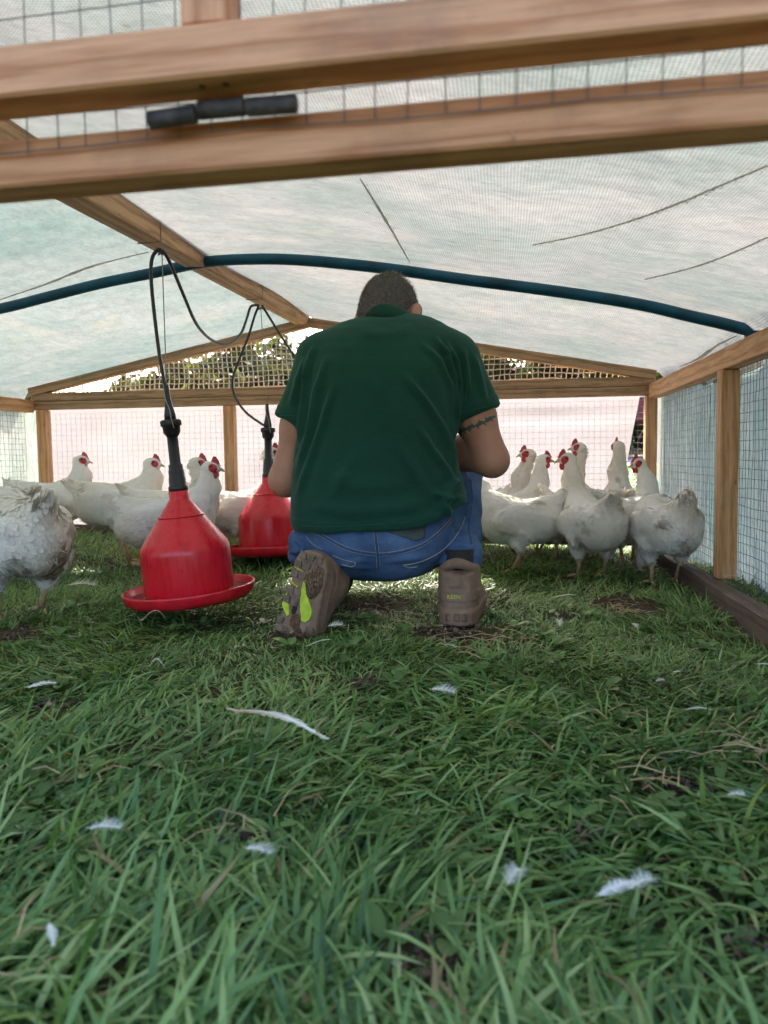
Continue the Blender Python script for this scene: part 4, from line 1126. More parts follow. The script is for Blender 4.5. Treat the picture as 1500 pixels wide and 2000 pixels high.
for (pts) in ([(.035, .16, .085), (.050, .175, .095), (.058, .20, .09), (.050, .215, .075), (.040, .20, .07)], [(.03, .15, .09), (.052, .16, .105), (.060, .185, .105), (.056, .205, .095)]):
    b.tube(catmull([(x*sgnx, y, z) for x, y, z in pts], 5), .0016, 6)
b.build('laces', M['black'], bootL, True)
b = MB(); b.lathe([(.001, -.03), (.037, -.03), (.037, .05), (.001, .05)], 24); b.build('sock', M['black_cloth'], bootL, True, 0, (0, .082, .13))

# ------------------------------------------------------------------ hens
def m_plume():
    t = NT('white_plumage'); a = t.n('Attribute'); a.attribute_name = 'col'
    v = t.coord(); n = t.noise(v, 60, 4)
    t.base(t.mix(.35, a.outputs['Color'], t.ramp(n, [(.3, .8), (.7, 1.08)]), 'MULTIPLY')); t.set(Roughness=.8); t.p.inputs['Specular IOR Level'].default_value = .2
    t.p.inputs['Sheen Weight'].default_value = .1
    t.bump(t.math('ADD', t.noise(t.coord('Object', (.35, 1, 1)), 190, 4, .6), t.noise(v, 40, 3)), .3, .004)
    tr = t.n('BsdfTranslucent'); mx = t.n('MixShader'); mx.inputs[0].default_value = .14
    t.l(a.outputs['Color'], tr.inputs[0]); t.l(t.p.outputs[0], mx.inputs[1]); t.l(tr.outputs[0], mx.inputs[2]); t.l(mx.outputs[0], t.out.inputs[0])
    return t.m
M['plume'] = m_plume()
M['comb'] = m_plain('red_comb', (.46, .030, .045), .5, .3, 90, .35, 260)
M['beak'] = m_plain('horn_beak', (.48, .36, .20), .45, .2, 60)
M['shank'] = m_plain('yellow_shank', (.50, .34, .18), .6, .3, 60, .5, 220)
M['eye'] = m_plain('dark_eye', (.012, .008, .006), .12, .1)

def plume_cols(P, dirt, seed, floor_z=0):
    n1 = vnoise(P, 16, seed)*.6+vnoise(P, 40, seed+1)*.3+vnoise(P, 90, seed+2)*.25
    low = np.clip((.20-P[:, 2])/.09, 0, 1)*np.clip((P[:, 2]-.07)/.04, 0, 1)
    rear = np.clip((-.02-P[:, 0])/.14, 0, 1)
    m = np.clip((n1-.48+dirt*(.35*low+.45*low*rear+.10*rear))*1.7, 0, .92)
    w_ = np.array((.84, .815, .77))*(1+.07*vnoise(P, 9, seed+3))[:, None]
    cream = np.clip(vnoise(P, 7, seed+5)*.8+.05, 0, .4)[:, None]; w_ = w_*(1-cream)+np.array((.72, .62, .46))*cream
    return w_*(1-m[:, None])+np.array((.20, .135, .075))*m[:, None]

def hen(px, py, D, heading, head_px, head_py, head_D, look, label, dirt=.5, seed=0, tail=.9, size=1.0, yaw_off=0, legs=True):
    """px,py,D: body centre on screen; heading: degrees, 0 = screen right, 90 = away from camera"""
    rg = np.random.default_rng(100+seed)
    c = at(px, py, D); hd = math.radians(heading)+YAW
    g = gz(c.x, c.y); root = empty('hen', (c.x, c.y, g), hd); tag(root, label, 'hen', 'white hens in the pen')
    Rz = Matrix.Rotation(-hd, 3, 'Z')
    s = size*.83; hs = size*.90
    bz = max(.165, min(.235, c.z-g))                        # body centre height from the photo
    zt = max(.088, bz-.108*s)
    if head_px is None: hl = np.array((.17*s, .02, .06))
    else:
        w_ = at(head_px, head_py, head_D); hl = np.array(Rz @ (w_-Vector((c.x, c.y, g))))
    lk = math.radians(look)+YAW-hd if look is not None else 0
    hf = np.array((math.cos(lk), math.sin(lk), -.10)) if head_px is not None else np.array((.6, 0, -.8)); hf /= np.linalg.norm(hf)
    hr = np.cross(hf, z3); hr /= np.linalg.norm(hr); hu = np.cross(hr, hf); Hm = np.stack([hf, hr, hu], 1)
    lo = np.minimum((-.27*s, -.15*s, .02), hl-.07); hi = np.maximum((.25*s, .15*s, bz+.17*s), hl+.07)
    K = SDF(lo, hi, .0058)
    tilt = np.array(Matrix.Rotation(-.10, 3, 'Y'))
    K.ell((0, 0, bz), (.150*s, .098*s, .090*s), tilt, .02); K.ell((.072*s, 0, bz-.006), (.090*s, .086*s, .090*s), None, .04)
    K.ell((-.105*s, 0, bz+.008), (.085*s, .072*s, .075*s), None, .05); K.ell((-.085*s, 0, bz-.022*s), (.080*s, .076*s, .052*s), None, .05)
    for sy in (-1, 1):
        wr = np.array(Matrix.Rotation(.16, 3, 'Y') @ Matrix.Rotation(sy*.12, 3, 'Z'))
        K.ell((-.012*s, sy*.091*s, bz+.012*s), (.125*s, .027*s, .062*s), wr, .007)
        K.ell((-.11*s, sy*.066*s, bz+.024*s), (.06*s, .018*s, .030*s), wr, .008)
        K.cone((-.015*s, sy*.058*s, bz-.055*s), (.002*s, sy*.062*s, zt+.008), .060*s, .031*s, .014)
        K.cone((.002*s, sy*.061*s, zt+.010), (-.004*s, sy*.059*s, zt-.014), .030*s, .017*s, .012)
    K.cone((-.12*s, 0, bz+.03*s), (-.185*s, 0, bz+.075*s+.045*tail), .056*s, .024*s, .05)
    nb = np.array((.105*s, 0, bz+.055*s)); nm = nb*.5+hl*.5+np.array((.018, 0, .0)); hb = hl-hf*.012-hu*.008
    K.cone(nb-np.array((.03, 0, .03)), nb, .074*s, .056*s, .05); K.cone(nb, nm, .056*s, .040*s, .04); K.cone(nm, hb, .039*s, .0265*s, .03)
    K.ell(hl, (.033*hs, .023*hs, .025*hs), Hm, .012); K.cone(hl+hf*.016*hs, hl+hf*.036*hs-hu*.004, .016*hs, .008*hs, .010)
    V, Q = K.mesh(2); N = vnormals(V, Q)
    V = V+N*(.0035*vnoise(V*[.6, 1, 1], 26, seed)+.0016*vnoise(V*[.6, 1, 1], 60, seed+9))[:, None]
    body = link('body', mesh_np('body', V, Q, None, True, plume_cols(V, dirt, seed)), M['plume'], root)
    # overlapping plumes
    n = 2600; fi = rg.integers(0, len(Q), n); P = V[Q[fi]].mean(1); Nn = N[Q[fi, 0]]
    keep = (np.linalg.norm(P-hl, axis=1) > .040*s) & (P[:, 2] > zt); P, Nn = P[keep], Nn[keep]; n = len(P)
    flow = np.tile(np.array((-1., 0, -.30)), (n, 1)); nk = np.clip((P[:, 0]-.06*s)/.06, 0, 1)*np.clip((P[:, 2]-bz)/.05, 0, 1)
    down = (nb-hl)/np.linalg.norm(nb-hl); flow = flow*(1-nk[:, None])+down*nk[:, None]
    lowm = P[:, 2] < bz-.05*s; flow[lowm] = (-.5, 0, -.8)
    flow += rg.normal(0, .12, flow.shape); flow -= Nn*(flow*Nn).sum(1, keepdims=True); flow /= np.linalg.norm(flow, axis=1, keepdims=True)+1e-9
    side = np.cross(Nn, flow); ln = (rg.uniform(.012, .025, n)*(1-.4*nk))[:, None]*s; wd = ln*rg.uniform(.20, .32, (n, 1))
    lift = rg.uniform(.0003, .0019, (n, 1))
    pts = [P+Nn*.0002, P+flow*ln*.35+side*wd+Nn*lift*.3, P+flow*ln*.35-side*wd+Nn*lift*.3, P+flow*ln*.8+side*wd*.8+Nn*lift*.8, P+flow*ln*.8-side*wd*.8+Nn*lift*.8, P+flow*ln+Nn*lift]
    W = np.stack(pts, 1).reshape(-1, 3); k = np.arange(n)[:, None]*6
    T = np.concatenate([k+np.array([[0, 2, 1]]), k+np.array([[3, 4, 5]])]); Qp = k+np.array([[1, 2, 4, 3]])
    cp = np.repeat(plume_cols(P, dirt, seed)*rg.uniform(.95, 1.03, (n, 1)), 6, 0)
    m2 = 5200; fi = rg.integers(0, len(Q), m2); Pd = V[Q[fi]].mean(1)+rg.normal(0, .002, (m2, 3)); Nd = N[Q[fi, 0]]
    kd = (np.linalg.norm(Pd-hl, axis=1) > .038*s) & (rg.random(m2) < .35+.65*np.clip((bz+.01-Pd[:, 2])/.05, 0, 1)); Pd, Nd = Pd[kd], Nd[kd]; m2 = len(Pd)
    fd = np.array((-.8, 0, -.5))+rg.normal(0, .45, (m2, 3)); fd -= Nd*(fd*Nd).sum(1, keepdims=True)*.75; fd = fd/(np.linalg.norm(fd, axis=1, keepdims=True)+1e-9)+Nd*.22
    sdd = np.cross(Nd, fd); sdd /= np.linalg.norm(sdd, axis=1, keepdims=True)+1e-9; ld = rg.uniform(.006, .018, (m2, 1))
    Wd = np.stack([Pd-sdd*.0011, Pd+sdd*.0011, Pd+fd*ld], 1).reshape(-1, 3); T = np.concatenate([T, len(W)+np.arange(m2*3).reshape(-1, 3)]); W = np.concatenate([W, Wd])
    cp = np.concatenate([cp, np.repeat(plume_cols(Pd, dirt, seed)*rg.uniform(.92, 1.05, (m2, 1)), 3, 0)])
    link('plumage', mesh_np('plumage', W, Qp, T, True, cp), M['plume'], body)['kind'] = 'stuff'
    # tail fan
    W = []; T = []; base = np.array((-.155*s, 0, bz+.05*s)); 
    for q in range(9):
        u = (q-4)/4; a = .55+.55*tail+.12*rg.normal()*.5
        d = np.array((-math.cos(a), u*.10, math.sin(a))); d /= np.linalg.norm(d); sd = np.array((-.25*u, 1, .15)); sd -= d*(sd@d); sd /= np.linalg.norm(sd); up = np.cross(d, sd)
        sd = sd*math.cos(1.05*np.sign(u+.01))+up*math.sin(1.05*np.sign(u+.01))
        L_ = (.118-.042*abs(u)+.008*rg.normal())*s; st = base+np.array((0, u*.022, .002*q)); kk = len(W)
        prof_ = [(0, .007), (.3, .012), (.6, .013), (.82, .010), (.97, .003)]
        for (t, w_) in prof_:
            c0 = st+d*L_*t+up*.010*math.sin(t*2.4); W += [c0-sd*w_*s, c0+sd*w_*s]
        for i in range(len(prof_)-1): T += [(kk+2*i, kk+2*i+1, kk+2*i+3), (kk+2*i, kk+2*i+3, kk+2*i+2)]
    W = np.array(W); tcx = np.clip((np.linalg.norm(W-base, axis=1)/s-.05)/.08, 0, 1)[:, None]*rg.uniform(.25, .8)
    link('tail', mesh_np('tail', W, None, np.array(T), True, plume_cols(W, dirt*.6, seed)*(1-tcx)+np.array((.47, .36, .22))*tcx), M['plume'], root)
    # head parts
    def hp_(x, y, z): return hl+Hm @ (np.array((x, y, z))*hs)
    if head_px is not None:
        F = SDF(hl-.07, hl+.07, .0029)
        for sy in (-1, 1):
            F.ell(hp_(.012, sy*.0160, -.001), (.0205*hs, .0092*hs, .0165*hs), Hm, .004)
            F.ell(hp_(.020, sy*.008, -.026), (.0115*hs, .0055*hs, .016*hs), Hm, .005)
            F.ell(hp_(-.010, sy*.018, -.014), (.006*hs, .005*hs, .009*hs), Hm, .003)
        Vf, Qf = F.mesh(1); link('face_wattles', mesh_np('face_wattles', Vf, Qf), M['comb'], root)
        b = MB(); prof_ = [(.000, .018), (.002, .028), (.005, .038), (.009, .043), (.013, .040), (.016, .042), (.021, .034), (.025, .033), (.031, .021), (.037, .008)]
        n_ = len(prof_); vs_ = [hp_(x, y, z) for y in (-.0022, .0022) for x, z in prof_]+[hp_(x, y, .012) for y in (-.0045, .0045) for x, z in prof_]
        fs = []
        for i in range(n_-1): fs += [(i, i+1, 2*n_+i+1, 2*n_+i), (n_+i+1, n_+i, 3*n_+i, 3*n_+i+1), (i, n_+i, n_+i+1, i+1)]
        fs += [(0, 2*n_, 3*n_, n_), (n_-1, 2*n_-1, 4*n_-1, 3*n_-1)]
        b.add(vs_, fs); b.build('comb', M['comb'], root, True)
        b = MB(); b.tube([hp_(.028, 0, -.002), hp_(.040, 0, -.003), hp_(.050, 0, -.007), hp_(.055, 0, -.012)], [.0085*hs, .0065*hs, .0038*hs, .001], 8); b.build('beak', M['beak'], root, True)
        for sy in (-1, 1):
            b = MB(); me = bpy.data.meshes.new('eye'); bm = bmesh.new(); bmesh.ops.create_uvsphere(bm, u_segments=10, v_segments=8, radius=.0052*hs); bm.to_mesh(me); bm.free()
            for p_ in me.polygons: p_.use_smooth = True
            link('eye', me, M['eye'], root, tuple(hp_(.010, sy*.0222, .005)))
    if legs:
        for sy in (-1, 1):
            stp = rg.uniform(-.02, .03); fx = .012*s+stp; fy = sy*.054*s
            b = MB(); b.tube([(.0, sy*.059*s, zt+.005), (-.010*s, sy*.058*s, zt-.018), (-.004*s+stp*.5, fy, zt*.5), (fx, fy, .010)], [.011*s, .0098*s, .0078*s, .0085*s], 9)
            for a in (-.55, 0, .5, math.pi+.1):
                l_ = .045*s if abs(a) < 1 else .022*s
                b.tube([(fx, fy, .012), (fx+math.cos(a)*l_*.5, fy+math.sin(a)*l_*.5, .011), (fx+math.cos(a)*l_, fy+math.sin(a)*l_, .005), (fx+math.cos(a)*l_*1.18, fy+math.sin(a)*l_*1.18, .001)], [.0075*s, .006*s, .005*s, .001], 6)
            b.build('leg', M['shank'], root, True)
    return root
hens = [
 # px, py, D, heading, head px,py,D, look, label, dirt, tail, size
 (36, 1048, 2.03, 132, -95, 960, 2.15, 170, 'large hen at the left edge with dirty brown belly, head out of frame', 1.45, .35, 1.30),
 (-22, 1004, 2.55, 160, -130, 930, 2.6, 170, 'hen mostly out of frame at the left edge behind the dirtiest hen', .5, .1, 1.05),
 (104, 980, 3.0, 8, 158, 899, 3.0, 5, 'hen in profile facing right beside the left rear corner post', .55, .3, .90),
 (236, 985, 2.85, 12, 297, 905, 2.86, 0, 'hen in profile facing right between corner post and near red drinker', .75, .2, .97),
 (330, 1020, 2.32, 20, 412, 913, 2.34, -12, 'hen directly behind the near red drinker with upright red comb', .3, .2, .92),
 (345, 1002, 2.72, 15, 387, 905, 2.74, 0, 'hen whose head shows just behind the hen at the near drinker', .4, .3, 1.0),
 (482, 1004, 2.92, 14, 530, 885, 2.92, 10, 'hen behind the far red drinker with neck against the black tube', .6, .3, 1.08),
 (1012, 1017, 2.70, 172, 940, 948, 2.74, 188, 'hen facing left beside the person\'s right boot', .45, .75, .96),
 (1000, 1004, 3.02, 20, 1062, 897, 3.0, 4, 'hen facing right, nearly touching beaks with the middle hen', .4, .3, .92),
 (1157, 1024, 2.55, 98, 1107, 897, 2.74, 190, 'middle hen seen from behind with raised tail, head turned left', .4, .85, 1.0),
 (1172, 1000, 3.08, 150, 1130, 873, 3.05, 185, 'hen with bright red face at the back looking left above the others', .4, .3, .92),
 (1214, 998, 2.92, 80, 1207, 872, 2.98, 95, 'hen seen from behind with pale stretched neck near the corner gap', .3, .1, .98),
 (1232, 1014, 2.72, 25, 1247, 905, 2.80, 205, 'hen by the right rear corner post looking back left', .4, .8, .92),
 (1300, 1030, 2.42, 92, None, None, None, None, 'hen seen from behind next to the right wall, head lowered out of sight', .45, 1.05, 1.0),
 (1055, 1004, 3.14, 150, 1030, 886, 3.12, 185, 'far hen with small red face looking left near the white cloth', .4, .2, .95),
 (900, 1008, 2.92, 185, None, None, None, None, 'hen pecking at the grass behind the person\'s right leg', .5, .5, 1.0),
 (1108, 1006, 2.92, 40, None, None, None, None, 'hen with brownish raised tail behind the middle hen', .5, 1.0, .95),
]
for i, (px_, py_, D_, hdg, hx2, hy2, hD2, lk2, lb, dr, tl, sz) in enumerate(hens):
    hen(px_, py_, D_, hdg, hx2, hy2, hD2, lk2, lb, dr, 17*i+3, tl, sz)

# ------------------------------------------------------------------ feathers lying about
M['feather'] = m_leaf('white_feather', .3, .7, spec=.2)
def feather(px, py, lpx, ang, kind, label, z=None, seed=0, tint=(.88, .89, .90)):
    rg = np.random.default_rng(seed)
    if z is None:
        p = at_z(px, py, .035); z = gz(p.x, p.y)+.046*grass_h(p.x, p.y)+.017
    p = at_z(px, py, z) if z < .4 else at_y(px, py, YF-.005)
    D = (p-CAM).dot(_f); Ln = lpx*D/FPX*(1.08 if z < .4 else 1)
    W = []; T = []; n = {'down': 64, 'vane': 44}.get(kind, 30)
    for i in range(n):
        t = i/(n-1); x = (t-.5)*Ln; zc = .06*Ln*math.sin(t*math.pi) if kind != 'curl' else .45*Ln*math.sin(t*math.pi)
        yc = .0 if kind != 'curl' else .35*Ln*(t-.5)**2
        W0 = np.array((x, yc, zc)); wid = {'down': .42, 'vane': .20, 'curl': .10, 'quill': .055}[kind]*Ln*(math.sin(min(1, t*1.15+.06)*math.pi*.93)**.6 if kind != 'down' else .6+.4*math.sin(t*3.1))
        for sy in (-1, 1):
            if kind == 'quill' and t < .35: wid = .035*Ln
            j = rg.normal(0, .35) if kind == 'down' else rg.normal(0, .10)
            tip = W0+np.array((wid*(.55+j*.5), sy*wid*rg.uniform(.45 if kind == 'down' else .75, 1.15), (rg.uniform(.0, .6) if kind == 'down' else rg.uniform(-.05, .2))*wid))
            k = len(W); hw = Ln/n*{'down': .6, 'quill': 1.6}.get(kind, .6)
            W += [W0-np.array((hw, 0, 0)), W0+np.array((hw, 0, 0)), tip+np.array((hw*(.12 if kind == 'down' else .55), 0, 0)), tip-np.array((hw*(.12 if kind == 'down' else .25), 0, 0))]
            T += [(k, k+1, k+2), (k, k+2, k+3)]
    b_n = len(W); pts = [np.array(((t-.62)*Ln, 0 if kind != 'curl' else .35*Ln*(t-.5)**2, (.06 if kind != 'curl' else .45)*Ln*math.sin(max(t-.12, 0)*math.pi)+.0006)) for t in np.linspace(0, 1.05, 8)]
    for q in pts: W += [q+np.array((0, -.008*Ln, 0)), q+np.array((0, .008*Ln, .0)), q+np.array((0, 0, .012*Ln))]
    for i in range(7):
        for a, c in ((0, 1), (1, 2), (2, 0)):
            k0, k1 = b_n+3*i, b_n+3*i+3; T += [(k0+a, k0+c, k1+c), (k0+a, k1+c, k1+a)]
    W = np.array(W); cols = np.array(tint)*rg.uniform(.88, 1.04, (len(W), 1))
    if kind == 'quill':
        f = np.clip((.15-W[:, 0]/Ln)*2, 0, 1)[:, None]; cols = cols*(1-f)+np.array((.62, .52, .40))*f
    o = link('feather', mesh_np('feather', W, None, np.array(T), False, cols), M['feather'], None, p, (rg.normal(0, .15)+(0 if z < .4 else 1.3), rg.normal(0, .12), math.radians(ang)+YAW))
    return tag(o, label, 'feather', 'white feathers lying in the grass')

BARE = [(1215, 1182, .10), (1262, 1200, .06), (905, 1243, .09), (832, 1905, .048), (486, 1650, .035), (1465, 1870, .035), (480, 1870, .03), (60, 1640, .02), (690, 1560, .02), (1352, 1545, .05), (1150, 1640, .025), (28, 1250, .07), (90, 1395, .05), (740, 1180, .10), (1105, 1210, .06), (700, 1345, .03), (850, 1235, .08), (580, 1245, .05)]
bare = [(at_z(a, c, 0).x, at_z(a, c, 0).y, r) for a, c, r in BARE]
bx = at(595, 1235, 1.84); bx2 = at(893, 1230, 1.86)
def grass_h(x, y):
    x = np.asarray(x, float); y = np.asarray(y, float)
    h_ = .60+.40*sstep(1.55, 1.0, y)
    P = np.stack([x.ravel(), y.ravel(), 0*x.ravel()], 1)
    h_ = h_*(1+.30*vnoise(P, 4.2, 77).reshape(x.shape)) if x.ndim else h_
    for (a, c, r, k) in ((bx.x, bx.y, .14, .55), (bx2.x, bx2.y-.02, .13, .62), (bx2.x, bx2.y+.12, .15, .4), (-.15, 2.0, .25, .35), (.5, 1.75, .14, .45), (-.1, 1.78, .18, .35)):
        h_ = h_*(1-k*np.exp(-((x-a)**2+(y-c)**2)/r**2))
    for (a, c, r) in bare: h_ = h_*(1-.55*np.exp(-((x-a)**2+(y-c)**2)/(r*.9)**2))
    return np.clip(h_, .16, 1.3)

fl = [(205, 1618, 52, 10, 'down', 'fluffy white feather in the grass, nearest the left edge below the middle'),
 (505, 1662, 48, -20, 'down', 'fluffy white feather beside a brown dropping in the near grass'),
 (1003, 1712, 58, 60, 'down', 'star shaped fluffy white down feather in the near grass'),
 (1205, 1735, 80, 25, 'vane', 'long white feather lying beside a creamy one in the near grass at right'),
 (1252, 1726, 55, 30, 'down', 'creamy fluffy feather touching the end of a long white feather'),
 (100, 1825, 52, -60, 'vane', 'drooping white feather in the grass near the lower left corner'),
 (1438, 1553, 30, 0, 'down', 'small bluish white feather by the right edge above a bare patch'),
 (1366, 1386, 50, 15, 'vane', 'curved white feather with stringy end in the grass below the base board'),
 (865, 1350, 42, -20, 'down', 'ragged white feather in the grass straight below the right boot'),
 (305, 1305, 38, -30, 'curl', 'thin curled white feather standing in the grass below the near drinker'),
 (82, 1338, 46, 30, 'vane', 'broad pale feather in the grass at left below the dirtiest hen'),
 (625, 1255, 42, 5, 'vane', 'rounded white feather just in front of the muddy boot sole'),
 (1290, 1330, 22, 30, 'down', 'small white feather below the hen at the right wall'),
 (1105, 1165, 42, -8, 'vane', 'clean white feather on the grass in front of the middle hen'),
 (1093, 1217, 20, 80, 'down', 'tiny upright tuft of down below the feather in front of the middle hen'),
 (1241, 1222, 34, 80, 'vane', 'pale feather standing on end in the grass below the right hens'),
 (302, 1214, 44, 8, 'curl', 'thin white crescent feather just under the tray of the near drinker'),
 (160, 1143, 42, 10, 'down', 'loose white down between the dirtiest hen and the near drinker'),
 (880, 1262, 20, 0, 'down', 'small white feather just below the heel of the flat boot'),
 (1492, 1298, 26, -50, 'vane', 'white feather cut by the right edge of the picture'),
 (655, 1222, 26, 20, 'down', 'dirty white feather beside the laces of the muddy boot'),
 (1322, 1312, 14, 0, 'vane', 'very small white feather above the curved stringy one'),
 (757, 1250, 18, 45, 'vane', 'small white feather between the two boots')]
for i, (a, c, l_, an, kd, lb) in enumerate(fl): feather(a, c, l_, an, kd, lb, seed=500+i)
p0, p1 = at_z(455, 1378, .05), at_z(625, 1450, .045)
feather(540, 1414, (p1-p0).length/((p0+p1)/2-CAM).dot(_f)*FPX/1.08, math.degrees(math.atan2(p1.y-p0.y, p1.x-p0.x)-YAW), 'quill', 'long stripped feather quill, tan at one end and white at the other', seed=600).__setitem__('group', 'white feathers lying in the grass')
feather(1426, 1127, 24, 20, 'down', 'small white feather stuck on the base board by the right wall post', z=.070, seed=601)
feather(1001, 266, 42, 70, 'vane', 'tiny feather stuck to the lower front beam', z=.66, seed=602, tint=(.6, .55, .52))

# ------------------------------------------------------------------ grass
def blades(n, y0, y1, lmin, lmax, wmin, wmax, seg, seed, name, label, xlim=(-2.9, 1.6), margin=.25, mask=None):
    rg = np.random.default_rng(seed)
    area = (xlim[1]-xlim[0])*(y1-y0)
    m = int(n*area); x = rg.uniform(*xlim, m); y = rg.uniform(y0, y1, m)
    xc = x*math.cos(YAW)+y*math.sin(YAW); dc = -x*math.sin(YAW)+y*math.cos(YAW)
    k = (np.abs(xc) < .52*np.maximum(dc, 0)+margin)
    P = np.stack([x, y, 0*x], 1)
    dens = .75+.45*vnoise(P, 6, 51)+.25*vnoise(P, 17, 52)
    for (a, c, r) in bare: dens = dens-1.7*np.exp(-((x-a)**2+(y-c)**2)/(r*.8)**2)
    k &= rg.random(m) < dens
    if mask is not None: k &= mask(x, y)
    x, y = x[k], y[k]; n = len(x); P = np.stack([x, y, 0*x], 1)
    hs = grass_h(x, y)
    th = 2.6*vnoise(P, 2.3, 61)+1.4*vnoise(P, 6.5, 62)+rg.normal(0, .95, n)+.4
    Ln = rg.uniform(lmin, lmax, n)*hs*(1+.25*vnoise(P, 8, 63)); wd = rg.uniform(wmin, wmax, n)*(.75+.25*hs)
    e0 = np.radians(rg.uniform(8, 60, n)); e1 = np.radians(rg.uniform(-45, 22, n))
    up = rg.random(n) < .025; e1[up] = np.radians(rg.uniform(25, 65, up.sum())); e0[up] = np.radians(rg.uniform(65, 88, up.sum()))
    tw = rg.normal(0, .35, n)
    pos = np.stack([x, y, ground_z(x, y)-.003], 1); rings = []
    a = th.copy(); tws = rg.normal(0, .5, n)
    for i in range(seg+1):
        t = i/seg; e = e0+(e1-e0)*t**.8
        side = np.stack([-np.sin(a+tws*t*2), np.cos(a+tws*t*2), np.sin(tw+tws*t)*.5], 1)
        wv = (wd*np.array([.65, 1, .95, .8, .55, .3])[min(5, int(round(t*5)))] if i < seg else wd*.0)[:, None]*.5
        rings.append((pos-side*wv, pos+side*wv) if i < seg else (pos,))
        st = (Ln/seg)[:, None]*np.stack([np.cos(e)*np.cos(a), np.cos(e)*np.sin(a), np.sin(e)], 1)
        pos = pos+st; a = a+tws*.25
        gmin = ground_z(pos[:, 0], pos[:, 1])+.004; pos[:, 2] = np.maximum(pos[:, 2], gmin)
    nv = 2*seg+1; Wv = np.zeros((n, nv, 3))
    for i in range(seg): Wv[:, 2*i] = rings[i][0]; Wv[:, 2*i+1] = rings[i][1]
    Wv[:, -1] = rings[seg][0]
    b0 = np.arange(n)[:, None]*nv
    Qs = np.concatenate([b0+np.array([[2*i, 2*i+1, 2*i+3, 2*i+2]]) for i in range(seg-1)])
    Ts = b0+np.array([[2*seg-2, 2*seg-1, 2*seg]])
    pal = np.array([(.046, .112, .031), (.095, .205, .056), (.160, .290, .088), (.230, .360, .102), (.330, .440, .165)])
    u = np.clip(rg.normal(1.95, 1.3, n)+.9*vnoise(P, 5, 71), 0, 3.999); i0 = u.astype(int); f = (u-i0)[:, None]
    c = pal[i0]*(1-f)+pal[i0+1]*f
    dry = rg.random(n) < .018+.05*np.clip(vnoise(P, 7, 73)-.35, 0, 1); c[dry] = np.array((.34, .25, .12))*rg.uniform(.6, 1.2, (dry.sum(), 1))
    o = link(name, mesh_np(name, Wv.reshape(-1, 3), Qs, Ts, True, np.repeat(c, nv, 0)), M['grass'])
    return tag(o, label, 'grass', kind='stuff')
inside_obj = lambda x, y: ~((np.abs(x-(XR-.02)) < .03)) & (((x-bx2.x)/.05)**2+((y-bx2.y-.12)/.14)**2 > 1)
blades(19500, .12, 1.35, .040, .100, .0032, .0070, 5, 1, 'grass', 'lush green grass blades in the foreground', mask=inside_obj)
blades(17000, 1.35, 2.35, .045, .105, .0024, .0048, 4, 2, 'grass', 'flattened green grass around the boots and drinker', mask=inside_obj)
blades(11000, 2.35, 3.7, .06, .125, .0026, .0048, 3, 3, 'grass', 'green grass under the hens at the back of the pen', xlim=(-2.9, 1.1), mask=inside_obj)
blades(900, 3.7, 9.0, .10, .2, .006, .012, 3, 4, 'grass', 'sunlit meadow grass behind the pen', xlim=(-5.5, 3.5), margin=.4)
# clover and broad leaves between the blades
def clover(n, seed):
    rg = np.random.default_rng(seed); W = []; T = []; C = []
    for q in range(n):
        y = rg.uniform(.35, 1.9); x = rg.uniform(-.75, .55)*(.45+.6*y); x -= .15*y
        P = np.array([[x, y, 0]])
        if vnoise(P, 3.1, 91)[0] < .0: continue
        z = gz(x, y)+rg.uniform(.02, .045)*float(grass_h(np.array([x]), np.array([y]))[0]); a0 = rg.uniform(0, 6.28); r = rg.uniform(.005, .010); c = np.array((.07, .16, .045))*rg.uniform(.7, 1.5)
        nrm = rg.normal(0, .25, 2)
        for l_ in range(3):
            a = a0+l_*2.094; k = len(W); d = np.array((math.cos(a), math.sin(a))); s_ = np.array((-d[1], d[0]))
            for (u, v) in ((0, 0), (.5, .48), (1.0, .42), (1.12, 0), (1.0, -.42), (.5, -.48)):
                p = d*u*r+s_*v*r; W.append((x+p[0], y+p[1], z+p@nrm+.003*abs(v))); C.append(c)
            T += [(k, k+1, k+2), (k, k+2, k+3), (k, k+3, k+4), (k, k+4, k+5)]
    o = link('clover', mesh_np('clover', np.array(W), None, np.array(T), False, np.array(C)), M['grass'])
    tag(o, 'small clover leaves between the grass blades', 'clover', kind='stuff')
clover(900, 6)
def weeds(n, seed):
    rg = np.random.default_rng(seed); W = []; T = []; C = []
    for q in range(n):
        y = rg.uniform(.35, 2.0); x = rg.uniform(-.6, .6)*(.3+.75*y)-.15*y
        z = gz(x, y)+.008; a0 = rg.uniform(0, 6.28); c = np.array((.105, .20, .055))*rg.uniform(.7, 1.6)
        for l_ in range(rg.integers(3, 6)):
            a = a0+l_*1.4+rg.normal(0, .25); Ll = rg.uniform(.022, .05); w_ = Ll*rg.uniform(.16, .28); e = rg.uniform(.35, .9); d = np.array((math.cos(a), math.sin(a), 0)); sd_ = np.array((-d[1], d[0], 0)); k = len(W)
            for i in range(6):
                t = i/5; p = np.array((x, y, z))+d*Ll*t*math.cos(e*(1-t*.6))+np.array((0, 0, Ll*t*math.sin(e)*(1-.55*t))); ww_ = w_*math.sin(math.pi*min(1, .06+t*.94))**.8
                W += [p-sd_*ww_+np.array((0, 0, .25*ww_)), p, p+sd_*ww_+np.array((0, 0, .25*ww_))]; C += [c*.95, c*1.12, c*.95]
            for i in range(5):
                for j in (0, 1): T.append((k+3*i+j, k+3*i+j+1, k+3*i+j+4)); T.append((k+3*i+j, k+3*i+j+4, k+3*i+j+3))
    o = link('weeds', mesh_np('weeds', np.array(W), None, np.array(T), True, np.array(C)), M['grass'])
    tag(o, 'small broad leaved weeds growing among the grass', 'weeds', kind='stuff')
weeds(170, 12)
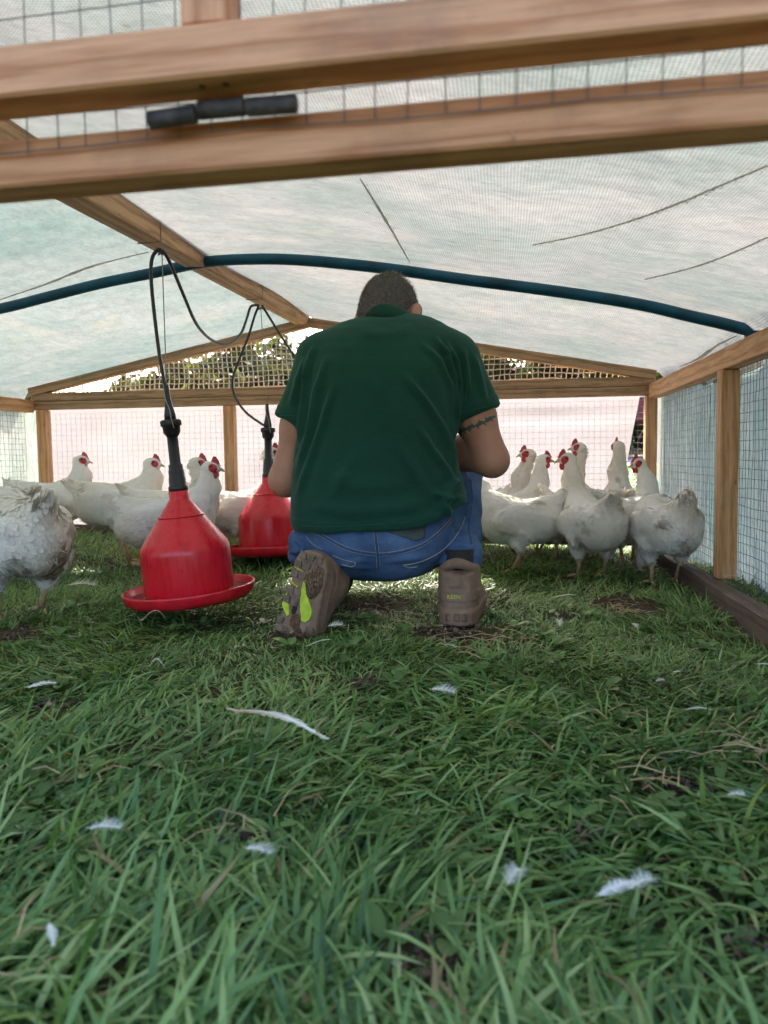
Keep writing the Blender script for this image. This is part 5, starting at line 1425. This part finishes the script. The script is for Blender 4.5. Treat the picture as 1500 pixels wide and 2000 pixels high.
# soil crumbs and droppings on the bare spots
def crumbs(seed):
    rg = np.random.default_rng(seed); W = []; T = []; C = []
    for (a, c, r) in bare:
        for q in range(int(60*r/.06)):
            x, y = a+rg.normal(0, r*.45), c+rg.normal(0, r*.45); s_ = rg.uniform(.0015, .006); k = len(W); z = gz(x, y)+s_*.5+rg.uniform(0, .012)
            cc_ = np.array((.10, .062, .042))*rg.uniform(.5, 1.6) if rg.random() < .95 else np.array((.40, .33, .24))*rg.uniform(.7, 1.1)
            dirs6 = np.array([(1, 0, 0), (-1, 0, 0), (0, 1, 0), (0, -1, 0), (0, 0, 1), (0, 0, -1)])*s_*rg.uniform(.6, 1.4, (6, 1))
            for d in dirs6: W.append(np.array((x, y, z))+d+rg.normal(0, s_*.15, 3)); C.append(cc_)
            for t in ((0, 2, 4), (2, 1, 4), (1, 3, 4), (3, 0, 4), (2, 0, 5), (1, 2, 5), (3, 1, 5), (0, 3, 5)): T.append((k+t[0], k+t[1], k+t[2]))
    t = NT('soil_crumbs'); at_ = t.n('Attribute'); at_.attribute_name = 'col'; t.base(at_.outputs['Color']); t.set(Roughness=.95)
    o = link('soil_crumbs', mesh_np('soil_crumbs', np.array(W), None, np.array(T), False, np.array(C)), t.m)
    tag(o, 'brown soil crumbs and droppings on the bare spots', 'soil', kind='stuff')
crumbs(8)
M['straw2'] = M['straw']
def straw(seed):
    rg = np.random.default_rng(seed); b = MB()
    for (px, py, n, sp) in ((1225, 1175, 40, 28), (1465, 1455, 26, 34), (1290, 1400, 8, 60), (1270, 1530, 14, 45), (910, 1240, 26, 40), (1000, 1225, 20, 45), (760, 1185, 40, 45), (30, 1880, 5, 40), (480, 1620, 8, 50), (140, 1560, 4, 40)):
        for q in range(n):
            p = at_z(px+rg.normal(0, sp), py+rg.normal(0, sp*.35), .03); z = gz(p.x, p.y)+rg.uniform(.012, .05)*float(grass_h(np.array([p.x]), np.array([p.y]))[0]); a = rg.uniform(0, 6.28); l_ = rg.uniform(.02, .075)
            d = Vector((math.cos(a), math.sin(a), rg.normal(0, .15))); q0 = Vector((p.x, p.y, z)); b.tube([q0, q0+d*l_*.5+Vector((0, 0, .006)), q0+d*l_], [.0009, .0009, .0005], 3)
    tag(b.build('dry_straw', M['straw'], None, False), 'dry straw stalks scattered over the grass', 'straw', kind='stuff')
straw(9)
